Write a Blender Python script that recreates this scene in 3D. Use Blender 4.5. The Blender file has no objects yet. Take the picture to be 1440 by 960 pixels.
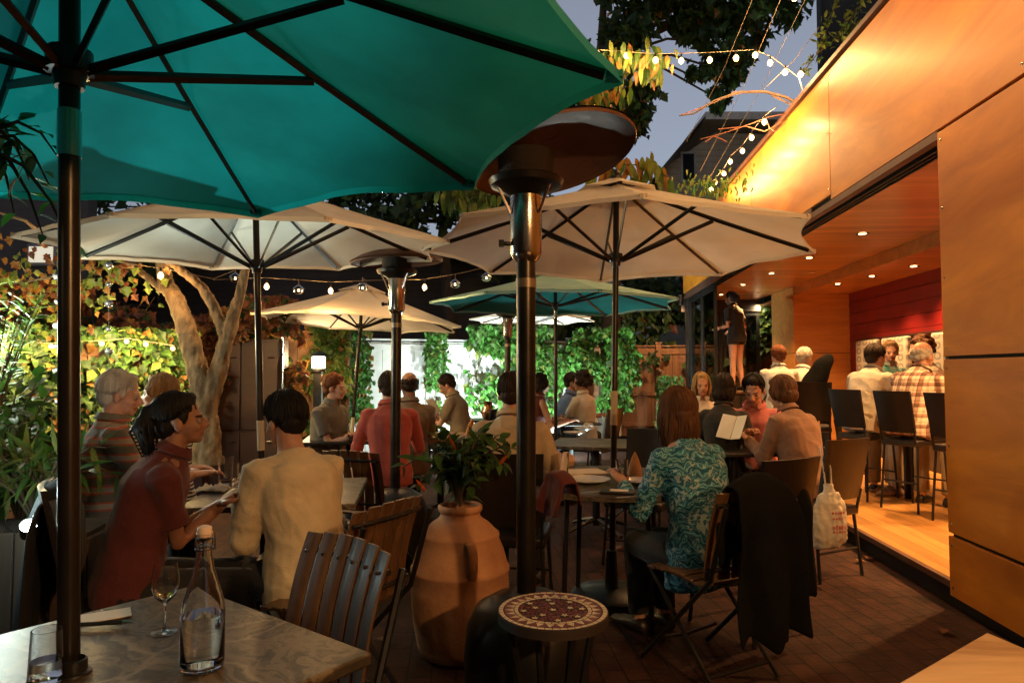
import bpy, bmesh, math, random
from mathutils import Vector, Matrix, Euler, noise
random.seed(7)
PI=math.pi; R=math.radians; V=Vector
S=bpy.context.scene; COL=S.collection
PITCH=R(2.6); CH=1.35; FP=960.0
def at(px,py,Y):
    a=(px-720)/FP; b=(480-py)/FP
    dy=math.cos(PITCH)-b*math.sin(PITCH); dz=math.sin(PITCH)+b*math.cos(PITCH)
    t=Y/dy
    return V((a*t,Y,CH+dz*t))
def atz(px,py,z):
    a=(px-720)/FP; b=(480-py)/FP
    dy=math.cos(PITCH)-b*math.sin(PITCH); dz=math.sin(PITCH)+b*math.cos(PITCH)
    t=(z-CH)/dz
    return V((a*t,dy*t,z))
def xz(px,Y): return ((px-720)/FP*Y, Y)
# ---------------------------------------------------------------- mesh builder
class MB:
    def __init__(s): s.v=[]; s.f=[]; s.m=[]; s.k=0
    def add(s,vs,fs,k=None):
        o=len(s.v); s.v+= [tuple(v) for v in vs]
        s.f+=[tuple(i+o for i in f) for f in fs]; s.m+=[s.k if k is None else k]*len(fs)
    def box(s,c,d,rot=None,k=None):
        x,y,z=d[0]/2,d[1]/2,d[2]/2; c=V(c)
        vs=[V(p) for p in((-x,-y,-z),(x,-y,-z),(x,y,-z),(-x,y,-z),(-x,-y,z),(x,-y,z),(x,y,z),(-x,y,z))]
        if rot is not None:
            M=rot if isinstance(rot,Matrix) else Euler(rot).to_matrix()
            vs=[M@v for v in vs]
        s.add([v+c for v in vs],[(0,3,2,1),(4,5,6,7),(0,1,5,4),(1,2,6,5),(2,3,7,6),(3,0,4,7)],k)
    def tube(s,pts,r,n=8,k=None,cap=True,flat=None):
        pts=[V(p) for p in pts]; N=len(pts)
        if not hasattr(r,'__len__'): r=[r]*N
        vs=[]; up=None
        for i,p in enumerate(pts):
            t=(pts[min(i+1,N-1)]-pts[max(i-1,0)])
            if t.length<1e-9: t=V((0,0,1))
            t.normalize()
            if up is None:
                up=V((0,0,1)) if abs(t.z)<.9 else V((0,1,0))
            up=(up-t*up.dot(t))
            if up.length<1e-6: up=t.orthogonal()
            up.normalize(); sd=t.cross(up)
            fa,fb=flat if flat else (1,1)
            for j in range(n):
                a=2*PI*j/n
                vs.append(p+sd*(r[i]*fa*math.cos(a))+up*(r[i]*fb*math.sin(a)))
        fs=[]
        for i in range(N-1):
            for j in range(n):
                j2=(j+1)%n; fs.append((i*n+j,i*n+j2,(i+1)*n+j2,(i+1)*n+j))
        if cap:
            fs.append(tuple(range(n))[::-1]); fs.append(tuple((N-1)*n+j for j in range(n)))
        s.add(vs,fs,k)
    def rings(s,rs,n=16,k=None,cap=True,e=2.0):
        # rs: (centre, side vector, depth vector)
        vs=[]
        for c,a,b in rs:
            c=V(c);a=V(a);b=V(b)
            for j in range(n):
                t=2*PI*j/n; ct,st=math.cos(t),math.sin(t)
                x=math.copysign(abs(ct)**(2/e),ct); y=math.copysign(abs(st)**(2/e),st)
                vs.append(c+a*x+b*y)
        fs=[];N=len(rs)
        for i in range(N-1):
            for j in range(n):
                j2=(j+1)%n; fs.append((i*n+j,i*n+j2,(i+1)*n+j2,(i+1)*n+j))
        if cap:
            fs.append(tuple(range(n))[::-1]); fs.append(tuple((N-1)*n+j for j in range(n)))
        s.add(vs,fs,k)
    def lathe(s,prof,c=(0,0,0),n=24,k=None,M=None,cap0=True,cap1=True):
        c=V(c);vs=[]
        for r,z in prof:
            for j in range(n):
                a=2*PI*j/n; p=V((r*math.cos(a),r*math.sin(a),z))
                if M is not None: p=M@p
                vs.append(p+c)
        fs=[];N=len(prof)
        for i in range(N-1):
            for j in range(n):
                j2=(j+1)%n; fs.append((i*n+j,i*n+j2,(i+1)*n+j2,(i+1)*n+j))
        if cap0: fs.append(tuple(range(n))[::-1])
        if cap1: fs.append(tuple((N-1)*n+j for j in range(n)))
        s.add(vs,fs,k)
    def sph(s,c,r,n=12,k=None,M=None):
        if not hasattr(r,'__len__'): r=(r,r,r)
        c=V(c);vs=[];h=n//2
        for i in range(1,h):
            t=PI*i/h
            for j in range(n):
                a=2*PI*j/n; p=V((r[0]*math.sin(t)*math.cos(a),r[1]*math.sin(t)*math.sin(a),r[2]*math.cos(t)))
                if M is not None: p=M@p
                vs.append(p+c)
        tp=V((0,0,r[2])); bt=V((0,0,-r[2]))
        if M is not None: tp=M@tp; bt=M@bt
        vs+= [tp+c,bt+c]; T=len(vs)-2;fs=[]
        for j in range(n):
            j2=(j+1)%n; fs.append((T,j,j2)); fs.append((T+1,(h-2)*n+j2,(h-2)*n+j))
            for i in range(h-2): fs.append((i*n+j,(i+1)*n+j,(i+1)*n+j2,i*n+j2))
        s.add(vs,fs,k)
    def grid(s,P,k=None,closed=False):
        # P: rows of points
        n=len(P[0]); vs=[p for r in P for p in r]; fs=[]
        for i in range(len(P)-1):
            for j in range(n-1 if not closed else n):
                j2=(j+1)%n; fs.append((i*n+j,i*n+j2,(i+1)*n+j2,(i+1)*n+j))
        s.add(vs,fs,k)
    def leaf(s,p,d,nrm,L,W,k=None,fold=.18,bend=.15):
        d=d.normalized(); sd=d.cross(nrm)
        if sd.length<1e-4: sd=d.orthogonal()
        sd.normalize(); up=sd.cross(d)
        b=p; m=p+d*(L*.42)-up*(W*fold*.0); t=p+d*L-up*(L*bend)
        l=m+sd*(W*.5)+up*(W*fold); r=m-sd*(W*.5)+up*(W*fold)
        s.add([b,r,t,l,m],[(0,1,4),(1,2,4),(2,3,4),(3,0,4)],k)
    def leaf8(s,p,d,nrm,L,W,k=None,fold=.15,bend=.25):
        d=d.normalized(); sd=d.cross(nrm)
        if sd.length<1e-4: sd=d.orthogonal()
        sd.normalize(); up=sd.cross(d); vs=[];N=6
        for i in range(N+1):
            t=i/N; c=p+d*(L*t)-up*(L*bend*t*t); w=W*.5*math.sin(PI*min(1,t**.75))*(1-.15*t)+.0006
            vs+= [c+sd*w+up*(w*fold*2),c,c-sd*w+up*(w*fold*2)]
        fs=[]
        for i in range(N):
            a=i*3; fs+=[(a,a+1,a+4,a+3),(a+1,a+2,a+5,a+4)]
        s.add(vs,fs,k)
    def maple(s,p,d,nrm,L,k=None):
        d=d.normalized(); sd=d.cross(nrm)
        if sd.length<1e-4: sd=d.orthogonal()
        sd.normalize(); up=sd.cross(d)
        pr=[(0,0),(.28,.05),(.22,.2),(.52,.42),(.3,.5),(.28,.62),(0,1)]
        o=[p+d*(.35*L)]
        for x,y in pr: o.append(p+sd*(x*L)+d*(y*L)+up*(abs(x)*.35*L-.15*y*y*L))
        for x,y in pr[-2:0:-1]: o.append(p-sd*(x*L)+d*(y*L)+up*(abs(x)*.35*L-.15*y*y*L))
        n=len(o)-1
        s.add(o,[(0,1+i,1+(i+1)%n) for i in range(n)],k)
    def build(s,name,mats,parent=None,smooth=None,bevel=0,loc=None,rot=None):
        me=bpy.data.meshes.new(name); me.from_pydata(s.v,[],s.f); 
        if not isinstance(mats,(list,tuple)): mats=[mats]
        for m in mats: me.materials.append(m)
        me.polygons.foreach_set('material_index',s.m)
        me.update()
        if smooth is None or smooth:
            me.polygons.foreach_set('use_smooth',[True]*len(me.polygons))
            me.set_sharp_from_angle(angle=R(40 if smooth is None else smooth))
        o=bpy.data.objects.new(name,me); COL.objects.link(o)
        if parent is not None: o.parent=parent
        if loc is not None: o.location=loc
        if rot is not None: o.rotation_euler=(0,0,rot) if not hasattr(rot,'__len__') else rot
        if bevel:
            b=o.modifiers.new('bevel','BEVEL'); b.width=bevel; b.segments=2; b.limit_method='ANGLE'; b.angle_limit=R(40)
        return o
def tag(o,label,cat,group=None,kind=None):
    if label: o['label']=label
    if cat: o['category']=cat
    if group: o['group']=group
    if kind: o['kind']=kind
    return o
def thing(name,label,cat,loc=(0,0,0),rz=0,group=None):
    o=bpy.data.objects.new(name,None); COL.objects.link(o); o.location=loc; o.rotation_euler=(0,0,rz); o.empty_display_size=.1
    return tag(o,label,cat,group)
KIDS={}
def kids(o):
    return [c for c in bpy.data.objects if c.parent==o]
def dup(root,loc,rz,label,group=None):
    r=root.copy(); COL.objects.link(r); r.location=loc; r.rotation_euler=(0,0,rz); r['label']=label
    if group: r['group']=group
    def rec(a,b):
        for ch in kids(a):
            c=ch.copy(); COL.objects.link(c); c.parent=b; rec(ch,c)
    rec(root,r); return r
# ---------------------------------------------------------------- materials
def newmat(name):
    m=bpy.data.materials.new(name); m.use_nodes=True
    nt=m.node_tree; b=nt.nodes['Principled BSDF']; return m,nt,b
def coords(nt,scale=(1,1,1),rot=(0,0,0),rnd=True):
    N=nt.nodes;L=nt.links
    tc=N.new('ShaderNodeTexCoord'); mp=N.new('ShaderNodeMapping'); mp.inputs['Scale'].default_value=scale; mp.inputs['Rotation'].default_value=rot
    if rnd:
        oi=N.new('ShaderNodeObjectInfo'); mu=N.new('ShaderNodeVectorMath'); mu.operation='ADD'
        ml=N.new('ShaderNodeMath'); ml.operation='MULTIPLY'; ml.inputs[1].default_value=17.3
        L.new(oi.outputs['Random'],ml.inputs[0]); L.new(tc.outputs['Object'],mu.inputs[0]); L.new(ml.outputs[0],mu.inputs[1]); L.new(mu.outputs[0],mp.inputs['Vector'])
    else: L.new(tc.outputs['Object'],mp.inputs['Vector'])
    return mp.outputs['Vector']
def ramp(nt,fac,stops):
    r=nt.nodes.new('ShaderNodeValToRGB'); e=r.color_ramp.elements
    while len(e)<len(stops): e.new(.5)
    for i,(p,c) in enumerate(stops): e[i].position=p; e[i].color=(*c,1) if len(c)==3 else c
    nt.links.new(fac,r.inputs[0]); return r.outputs[0]
def noisetex(nt,vec,scale,detail=4,rough=.55,dist=0):
    n=nt.nodes.new('ShaderNodeTexNoise'); n.inputs['Scale'].default_value=scale; n.inputs['Detail'].default_value=detail
    n.inputs['Roughness'].default_value=rough; n.inputs['Distortion'].default_value=dist
    nt.links.new(vec,n.inputs['Vector']); return n.outputs['Fac']
def bump(nt,b,h,strength=.3,dist=.01):
    n=nt.nodes.new('ShaderNodeBump'); n.inputs['Strength'].default_value=strength; n.inputs['Distance'].default_value=dist
    nt.links.new(h,n.inputs['Height']); nt.links.new(n.outputs[0],b.inputs['Normal'])
def mat(name,c,c2=None,rough=.6,metal=0,scale=6,stretch=(1,1,1),bmp=0,bscale=60,coat=0,trans=0,transl=0,detail=4,spec=.5,sss=0,rv=0,lo=.35,hi=.65,sheen=0):
    m,nt,b=newmat(name)
    v=coords(nt,stretch)
    c2=c2 or tuple(x*.75 for x in c)
    f=noisetex(nt,v,scale,detail)
    col=ramp(nt,f,[(lo,c2),(hi,c)])
    nt.links.new(col,b.inputs['Base Color'])
    b.inputs['Roughness'].default_value=rough; b.inputs['Metallic'].default_value=metal
    b.inputs['Specular IOR Level'].default_value=spec
    if rv:
        f2=noisetex(nt,v,scale*2.3,3); mr=nt.nodes.new('ShaderNodeMapRange'); mr.inputs['To Min'].default_value=max(.02,rough-rv); mr.inputs['To Max'].default_value=rough+rv
        nt.links.new(f2,mr.inputs[0]); nt.links.new(mr.outputs[0],b.inputs['Roughness'])
    if coat: b.inputs['Coat Weight'].default_value=coat; b.inputs['Coat Roughness'].default_value=.18
    if sheen: b.inputs['Sheen Weight'].default_value=sheen
    if sss: b.inputs['Subsurface Weight'].default_value=sss; b.inputs['Subsurface Radius'].default_value=(.02,.008,.005)
    if bmp: bump(nt,b,noisetex(nt,v,bscale,3),bmp,.01)
    if transl:
        out=nt.nodes['Material Output']; t=nt.nodes.new('ShaderNodeBsdfTranslucent'); mx=nt.nodes.new('ShaderNodeMixShader'); mx.inputs[0].default_value=transl
        nt.links.new(col,t.inputs['Color']); nt.links.new(b.outputs[0],mx.inputs[1]); nt.links.new(t.outputs[0],mx.inputs[2]); nt.links.new(mx.outputs[0],out.inputs[0])
    return m
def emit(name,c,s):
    m,nt,b=newmat(name); b.inputs['Base Color'].default_value=(*c,1); b.inputs['Emission Color'].default_value=(*c,1); b.inputs['Emission Strength'].default_value=s; return m
def glassmat(name,c=(1,1,1),ior=1.45,rough=0):
    m,nt,b=newmat(name); b.inputs['Base Color'].default_value=(*c,1); b.inputs['Transmission Weight'].default_value=1; b.inputs['IOR'].default_value=ior; b.inputs['Roughness'].default_value=rough; return m
def panemat(name,tint=(.9,.95,.93)):
    m,nt,b=newmat(name); N=nt.nodes;L=nt.links
    t=N.new('ShaderNodeBsdfTransparent'); t.inputs[0].default_value=(*tint,1); g=N.new('ShaderNodeBsdfGlossy'); g.inputs['Roughness'].default_value=.02
    fr=N.new('ShaderNodeFresnel'); fr.inputs[0].default_value=1.5; mx=N.new('ShaderNodeMixShader')
    L.new(fr.outputs[0],mx.inputs[0]); L.new(t.outputs[0],mx.inputs[1]); L.new(g.outputs[0],mx.inputs[2]); L.new(mx.outputs[0],N['Material Output'].inputs[0]); return m
def wood(name,c,c2,axis=1,scale=7,rough=.5,coat=0,bmp=.15,ratio=.08,planks=None,pl_axis=0,gap=.012,tone=.25):
    """grain runs along axis; planks=width gives board joints across pl_axis"""
    m,nt,b=newmat(name); N=nt.nodes;L=nt.links
    st=[1,1,1]; st[axis]=ratio
    v=coords(nt,tuple(st))
    f=noisetex(nt,v,scale,6,.6,1.2)
    col=ramp(nt,f,[(.3,c2),(.5,tuple((x+y)/2 for x,y in zip(c,c2))),(.7,c)])
    h=f
    if planks:
        tc=N.new('ShaderNodeTexCoord'); sp=N.new('ShaderNodeSeparateXYZ'); L.new(tc.outputs['Object'],sp.inputs[0])
        d=N.new('ShaderNodeMath'); d.operation='DIVIDE'; d.inputs[1].default_value=planks; L.new(sp.outputs[pl_axis],d.inputs[0])
        fl=N.new('ShaderNodeMath'); fl.operation='FLOOR'; L.new(d.outputs[0],fl.inputs[0])
        fr=N.new('ShaderNodeMath'); fr.operation='FRACT'; L.new(d.outputs[0],fr.inputs[0])
        wn=N.new('ShaderNodeTexWhiteNoise'); wn.noise_dimensions='1D'; L.new(fl.outputs[0],wn.inputs['W'])
        mr=N.new('ShaderNodeMapRange'); mr.inputs['To Min'].default_value=1-tone; mr.inputs['To Max'].default_value=1+tone*.5; L.new(wn.outputs[0],mr.inputs[0])
        lt=N.new('ShaderNodeMath'); lt.operation='LESS_THAN'; lt.inputs[1].default_value=gap/planks; L.new(fr.outputs[0],lt.inputs[0])
        hs=N.new('ShaderNodeHueSaturation'); L.new(col,hs.inputs['Color']); L.new(mr.outputs[0],hs.inputs['Value'])
        mx=N.new('ShaderNodeMixRGB'); L.new(lt.outputs[0],mx.inputs[0]); L.new(hs.outputs[0],mx.inputs[1]); mx.inputs[2].default_value=(*[x*.15 for x in c2],1)
        col=mx.outputs[0]
        sb=N.new('ShaderNodeMath'); sb.operation='SUBTRACT'; L.new(f,sb.inputs[0]); L.new(lt.outputs[0],sb.inputs[1]); h=sb.outputs[0]
    L.new(col,b.inputs['Base Color']); b.inputs['Roughness'].default_value=rough
    if coat: b.inputs['Coat Weight'].default_value=coat; b.inputs['Coat Roughness'].default_value=.27
    if bmp: bump(nt,b,h,bmp,.008)
    return m
M={}
M['black']=mat('black_metal',(.02,.02,.02),(.012,.012,.012),rough=.38,metal=.3,bmp=.05,rv=.1)
M['bronze']=mat('bronze_metal',(.045,.04,.034),(.025,.022,.02),rough=.32,metal=.7,rv=.1)
M['steel']=mat('steel',(.62,.6,.57),(.45,.43,.4),rough=.22,metal=1,rv=.1)
M['copper']=mat('copper',(.75,.42,.25),(.5,.25,.13),rough=.2,metal=1,rv=.08)
M['dome']=mat('brushed_reflector',(.22,.12,.085),(.16,.085,.06),rough=.5,metal=.55,rv=.1)
M['teal']=mat('teal_canvas',(.006,.25,.245),(.004,.17,.172),rough=.85,transl=.4,bmp=.12,bscale=240,scale=3)
M['tealtop']=mat('teal_canvas_bulb_lit',(.3,.5,.45),(.24,.42,.38),rough=.85,transl=.2,bmp=.12,bscale=240,scale=3)  # paler copy of the teal: bulb light on the canopy top painted in
M['cream']=mat('cream_canvas',(.78,.7,.58),(.7,.61,.49),rough=.85,transl=.3,bmp=.12,bscale=240,scale=3)
M['strut']=mat('dark_rib',(.022,.016,.012),(.014,.01,.008),rough=.4,bmp=.05)
M['terra']=mat('terracotta',(.54,.28,.15),(.36,.17,.09),rough=.8,bmp=.25,bscale=45,scale=5,detail=8)
M['terra_dark']=mat('terracotta_band',(.3,.12,.055),(.2,.08,.04),rough=.8,bmp=.25,bscale=45)
M['soil']=mat('soil',(.03,.02,.015),rough=.95,bmp=.6)
M['slat']=wood('slat_wood',(.17,.085,.035),(.06,.028,.012),axis=2,scale=22,rough=.5,coat=.12)
M['slatx']=wood('seat_wood',(.15,.08,.035),(.06,.03,.014),axis=1,scale=22,rough=.4,coat=.3)
M['dkleather']=mat('dark_leather',(.018,.013,.011),(.01,.008,.007),rough=.35,bmp=.2,bscale=90)
M['glass']=glassmat('clear_glass'); M['water']=glassmat('water',(.97,.98,.96),1.33)
M['wine']=glassmat('pale_wine',(.95,.88,.6),1.34); M['juice']=mat('orange_drink',(.8,.36,.03),rough=.2,scale=20)
M['tumblerwater']=M['water']
M['pane']=panemat('window_glass')
M['white']=mat('porcelain',(.78,.75,.7),(.74,.71,.66),rough=.18)
M['paper']=mat('paper',(.8,.76,.68),(.74,.7,.62),rough=.7,scale=3)
M['linen']=mat('white_linen',(.78,.76,.72),(.66,.64,.6),rough=.9,bmp=.3,bscale=120)
M['bag']=mat('white_bag',(.72,.66,.56),(.6,.54,.46),rough=.7,bmp=.3,bscale=25)
M['red_ink']=mat('red_ink',(.55,.08,.07),(.7,.3,.26),rough=.7,scale=40)
M['coat']=mat('black_cloth',(.008,.008,.008),(.005,.005,.005),rough=.95,bmp=.4,bscale=30,spec=.1)
M['mosaic_red']=mat('maroon_tile',(.17,.03,.03),(.09,.018,.02),rough=.4,scale=60)
M['mosaic_cream']=mat('cream_tile',(.62,.54,.42),(.42,.36,.28),rough=.45,scale=50)
M['grout']=mat('grout',(.12,.08,.07),rough=.9)
M['skin']=mat('skin_light',(.56,.32,.23),(.48,.25,.17),rough=.5,sss=.05,scale=22,bmp=.2,bscale=220)
M['skin2']=mat('skin_tan',(.36,.18,.11),(.3,.14,.085),rough=.48,sss=.04,scale=22,bmp=.2,bscale=220)
M['skin3']=mat('skin_brown',(.16,.075,.045),(.12,.055,.034),rough=.45,sss=.06,scale=14)
M['lip']=mat('lips',(.38,.12,.1),rough=.4)
M['eye']=mat('eye_white',(.3,.27,.24),rough=.5); M['iris']=mat('iris',(.03,.02,.015),rough=.1)
def hairmat(n,c,c2): return mat(n,c,c2,rough=.62,scale=30,stretch=(1,1,.15),spec=.25,bmp=.3,bscale=80)
H={'black':hairmat('hair_black',(.012,.009,.008),(.006,.005,.004)),'dark':hairmat('hair_dark_brown',(.035,.02,.013),(.015,.009,.007)),
 'brown':hairmat('hair_brown',(.13,.055,.025),(.06,.026,.013)),'auburn':hairmat('hair_auburn',(.22,.07,.025),(.1,.03,.012)),
 'blond':hairmat('hair_blond',(.5,.33,.15),(.3,.18,.08)),'grey':hairmat('hair_grey',(.55,.52,.47),(.32,.3,.27)),'sandy':hairmat('hair_sandy',(.36,.22,.1),(.2,.11,.05))}
def cloth(n,c,c2=None,**k): return mat(n,c,c2 or tuple(x*.82 for x in c),rough=.88,bmp=.25,bscale=140,scale=9,sheen=.15,**k)
M['cream_blazer']=cloth('cream_blazer',(.72,.6,.4)); M['maroon']=cloth('maroon_knit',(.12,.022,.02)); M['pinkshirt']=cloth('pink_shirt',(.62,.2,.2))
M['redshirt']=cloth('red_shirt',(.42,.07,.05)); M['greytop']=cloth('grey_top',(.14,.12,.1)); M['khaki']=cloth('khaki_shirt',(.26,.2,.14)); M['beige']=cloth('beige_shirt',(.55,.43,.29))
M['brownjacket']=cloth('brown_jacket',(.2,.1,.06)); M['whitetop']=cloth('white_top',(.74,.7,.64)); M['blueshirt']=cloth('blue_shirt',(.12,.2,.42)); M['blacktop']=cloth('black_top',(.014,.013,.013))
M['paleshirt']=cloth('pale_shirt',(.55,.5,.42)); M['darktrouser']=cloth('dark_trousers',(.012,.013,.017)); M['khakitrouser']=cloth('khaki_trousers',(.3,.22,.12)); M['jeans']=cloth('blue_jeans',(.03,.05,.1))
M['tealtop2']=cloth('teal_print',(.03,.18,.17),(.3,.3,.25)); M['shoe']=mat('shoe',(.02,.015,.012),rough=.4); M['sneaker']=mat('sneaker',(.4,.25,.16),(.2,.1,.06),rough=.6); M['reddk']=cloth('red_cardigan',(.09,.008,.007))
M['paletrouser']=cloth('pale_trousers',(.45,.42,.36))
def stripemat(name,stops,period,axis=2,bumpy=.2):
    m,nt,b=newmat(name); N=nt.nodes;L=nt.links
    tc=N.new('ShaderNodeTexCoord'); sp=N.new('ShaderNodeSeparateXYZ'); L.new(tc.outputs['Object'],sp.inputs[0])
    d=N.new('ShaderNodeMath'); d.operation='DIVIDE'; d.inputs[1].default_value=period; L.new(sp.outputs[axis],d.inputs[0])
    fr=N.new('ShaderNodeMath'); fr.operation='FRACT'; L.new(d.outputs[0],fr.inputs[0])
    c=ramp(nt,fr.outputs[0],stops)
    for n in N:
        if n.type=='VALTORGB': n.color_ramp.interpolation='CONSTANT'
    L.new(c,b.inputs['Base Color']); b.inputs['Roughness'].default_value=.88
    bump(nt,b,noisetex(nt,tc.outputs['Object'],140,3),bumpy,.01); return m
M['polo']=stripemat('striped_polo',[(0,(.13,.115,.09)),(.36,(.42,.07,.03)),(.46,(.3,.25,.2)),(.78,(.42,.07,.03)),(.88,(.13,.115,.09))],.085)
M['zebra']=stripemat('black_white_stripes',[(0,(.012,.012,.012)),(.5,(.6,.56,.5))],.022)
M['finestripe']=stripemat('fine_stripes',[(0,(.5,.46,.4)),(.5,(.2,.17,.14))],.016)
def plaidmat():
    m,nt,b=newmat('plaid_shirt'); N=nt.nodes;L=nt.links
    v=coords(nt,rnd=False); cols=[]
    fs=[]
    for ax,per in((0,.09),(2,.09),(0,.03),(2,.045)):
        sp=N.new('ShaderNodeSeparateXYZ'); L.new(v,sp.inputs[0]); d=N.new('ShaderNodeMath'); d.operation='DIVIDE'; d.inputs[1].default_value=per; L.new(sp.outputs[ax],d.inputs[0])
        fr=N.new('ShaderNodeMath'); fr.operation='FRACT'; L.new(d.outputs[0],fr.inputs[0]); lt=N.new('ShaderNodeMath'); lt.operation='LESS_THAN'; lt.inputs[1].default_value=.38; L.new(fr.outputs[0],lt.inputs[0]); fs.append(lt.outputs[0])
    a=N.new('ShaderNodeMath'); L.new(fs[0],a.inputs[0]); L.new(fs[1],a.inputs[1]); b2=N.new('ShaderNodeMath'); L.new(fs[2],b2.inputs[0]); L.new(fs[3],b2.inputs[1])
    s=N.new('ShaderNodeMath'); s.operation='MULTIPLY_ADD'; L.new(b2.outputs[0],s.inputs[0]); s.inputs[1].default_value=.14; s2=N.new('ShaderNodeMath'); s2.operation='MULTIPLY'; s2.inputs[1].default_value=.36; L.new(a.outputs[0],s2.inputs[0]); L.new(s2.outputs[0],s.inputs[2])
    c=ramp(nt,s.outputs[0],[(0,(.6,.5,.4)),(.3,(.36,.24,.17)),(.6,(.2,.1,.07)),(.95,(.08,.035,.03))])
    L.new(c,b.inputs['Base Color']); b.inputs['Roughness'].default_value=.88; return m
M['plaid']=plaidmat()
def paisleymat():
    m,nt,b=newmat('paisley_blouse'); N=nt.nodes;L=nt.links
    v=coords(nt,rnd=False); n=N.new('ShaderNodeTexNoise'); n.inputs['Scale'].default_value=11; L.new(v,n.inputs['Vector'])
    mx=N.new('ShaderNodeMixRGB'); mx.inputs[0].default_value=.09; L.new(v,mx.inputs[1]); L.new(n.outputs['Color'],mx.inputs[2])
    w=N.new('ShaderNodeTexWave'); w.wave_type='RINGS'; w.inputs['Scale'].default_value=11; w.inputs['Distortion'].default_value=11; w.inputs['Detail'].default_value=2; w.inputs['Detail Scale'].default_value=1.6; L.new(mx.outputs[0],w.inputs['Vector'])
    c1=ramp(nt,w.outputs['Fac'],[(0,(.004,.06,.12)),(.42,(.008,.17,.29)),(.66,(.02,.32,.46)),(.84,(.42,.6,.66)),(.93,(.015,.19,.3))])
    vo=N.new('ShaderNodeTexVoronoi'); vo.inputs['Scale'].default_value=60; L.new(mx.outputs[0],vo.inputs['Vector'])
    c2=ramp(nt,vo.outputs['Distance'],[(0,(.45,.62,.66)),(.22,(.015,.22,.36)),(.5,(.008,.08,.15)),(.62,(.3,.45,.5))])
    nn=noisetex(nt,v,14,1); f=ramp(nt,nn,[(.52,(0,0,0)),(.56,(1,1,1))])
    m2=N.new('ShaderNodeMixRGB'); L.new(f,m2.inputs[0]); L.new(c1,m2.inputs[1]); L.new(c2,m2.inputs[2])
    L.new(m2.outputs[0],b.inputs['Base Color']); b.inputs['Roughness'].default_value=.7; bump(nt,b,noisetex(nt,v,50,2),.2,.01); return m
M['paisley']=paisleymat()
# ---------------------------------------------------------------- people
def voxel(mb,vox,smooth=3,disp=None,name='t'):
    me=bpy.data.meshes.new(name); me.from_pydata(mb.v,[],mb.f); o=bpy.data.objects.new(name,me); COL.objects.link(o)
    r=o.modifiers.new('r','REMESH'); r.mode='VOXEL'; r.voxel_size=vox; r.use_smooth_shade=True
    s=o.modifiers.new('s','SMOOTH'); s.factor=.5; s.iterations=smooth
    dg=bpy.context.evaluated_depsgraph_get(); n=bpy.data.meshes.new_from_object(o.evaluated_get(dg))
    bpy.data.objects.remove(o); bpy.data.meshes.remove(me)
    if disp:
        n.update(); nr=[v.normal.copy() for v in n.vertices]
        for v,q in zip(n.vertices,nr): v.co=v.co+disp(v.co,q)
        n.update()
    return n
def ik(a,b,l1,l2,pole):
    d=b-a; L=min(d.length,(l1+l2)*.995); d.normalize(); b=a+d*L
    x=(l1*l1-l2*l2+L*L)/(2*L); h=math.sqrt(max(0,l1*l1-x*x))
    p=pole-d*pole.dot(d)
    if p.length<1e-4: p=d.orthogonal()
    return a+d*x+p.normalized()*h, b
def hand(mb,w,d,nrm,side,curl,sc=1,k=0):
    """w wrist, d hand direction, nrm palm normal (towards palm side), side: +1 thumb on +d x nrm side"""
    d=d.normalized(); nrm=(nrm-d*nrm.dot(d)).normalized(); x=d.cross(nrm)*side
    P=lambda a,b,c:w+(x*a+d*b+nrm*c)*sc
    mb.rings([(P(0,-.02,0),x*.026*sc,nrm*.02*sc),(P(0,.02,0),x*.034*sc,nrm*.018*sc),(P(-.002,.06,0),x*.043*sc,nrm*.016*sc),(P(-.003,.092,0),x*.041*sc,nrm*.012*sc)],10,k)
    for i,(off,L) in enumerate(((.031,.072),(.0105,.08),(-.0105,.075),(-.031,.058))):
        p=P(off-.002,.085,0); pts=[p]; a=curl*.5; dd=d; 
        for q,fr in enumerate((.45,.32,.23)):
            a2=a+q*curl*.75; v=d*math.cos(a2)+nrm*math.sin(a2)+x*(off*1.6)
            p=p+v.normalized()*(L*fr*sc); pts.append(p)
        mb.tube(pts,[.0098*sc,.0092*sc,.0084*sc,.0062*sc],7,k)
        mb.sph(pts[-1],.0062*sc,6,k)
    t0=P(.028,.022,.006); t1=P(.056,.05,.014); t2=P(.062,.078,.014+.018*curl); t3=P(.055,.1,.012+.034*curl)
    mb.tube([t0,t1,t2,t3],[.016*sc,.0115*sc,.0102*sc,.0072*sc],7,k); mb.sph(t3,.0072*sc,6,k)
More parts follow.
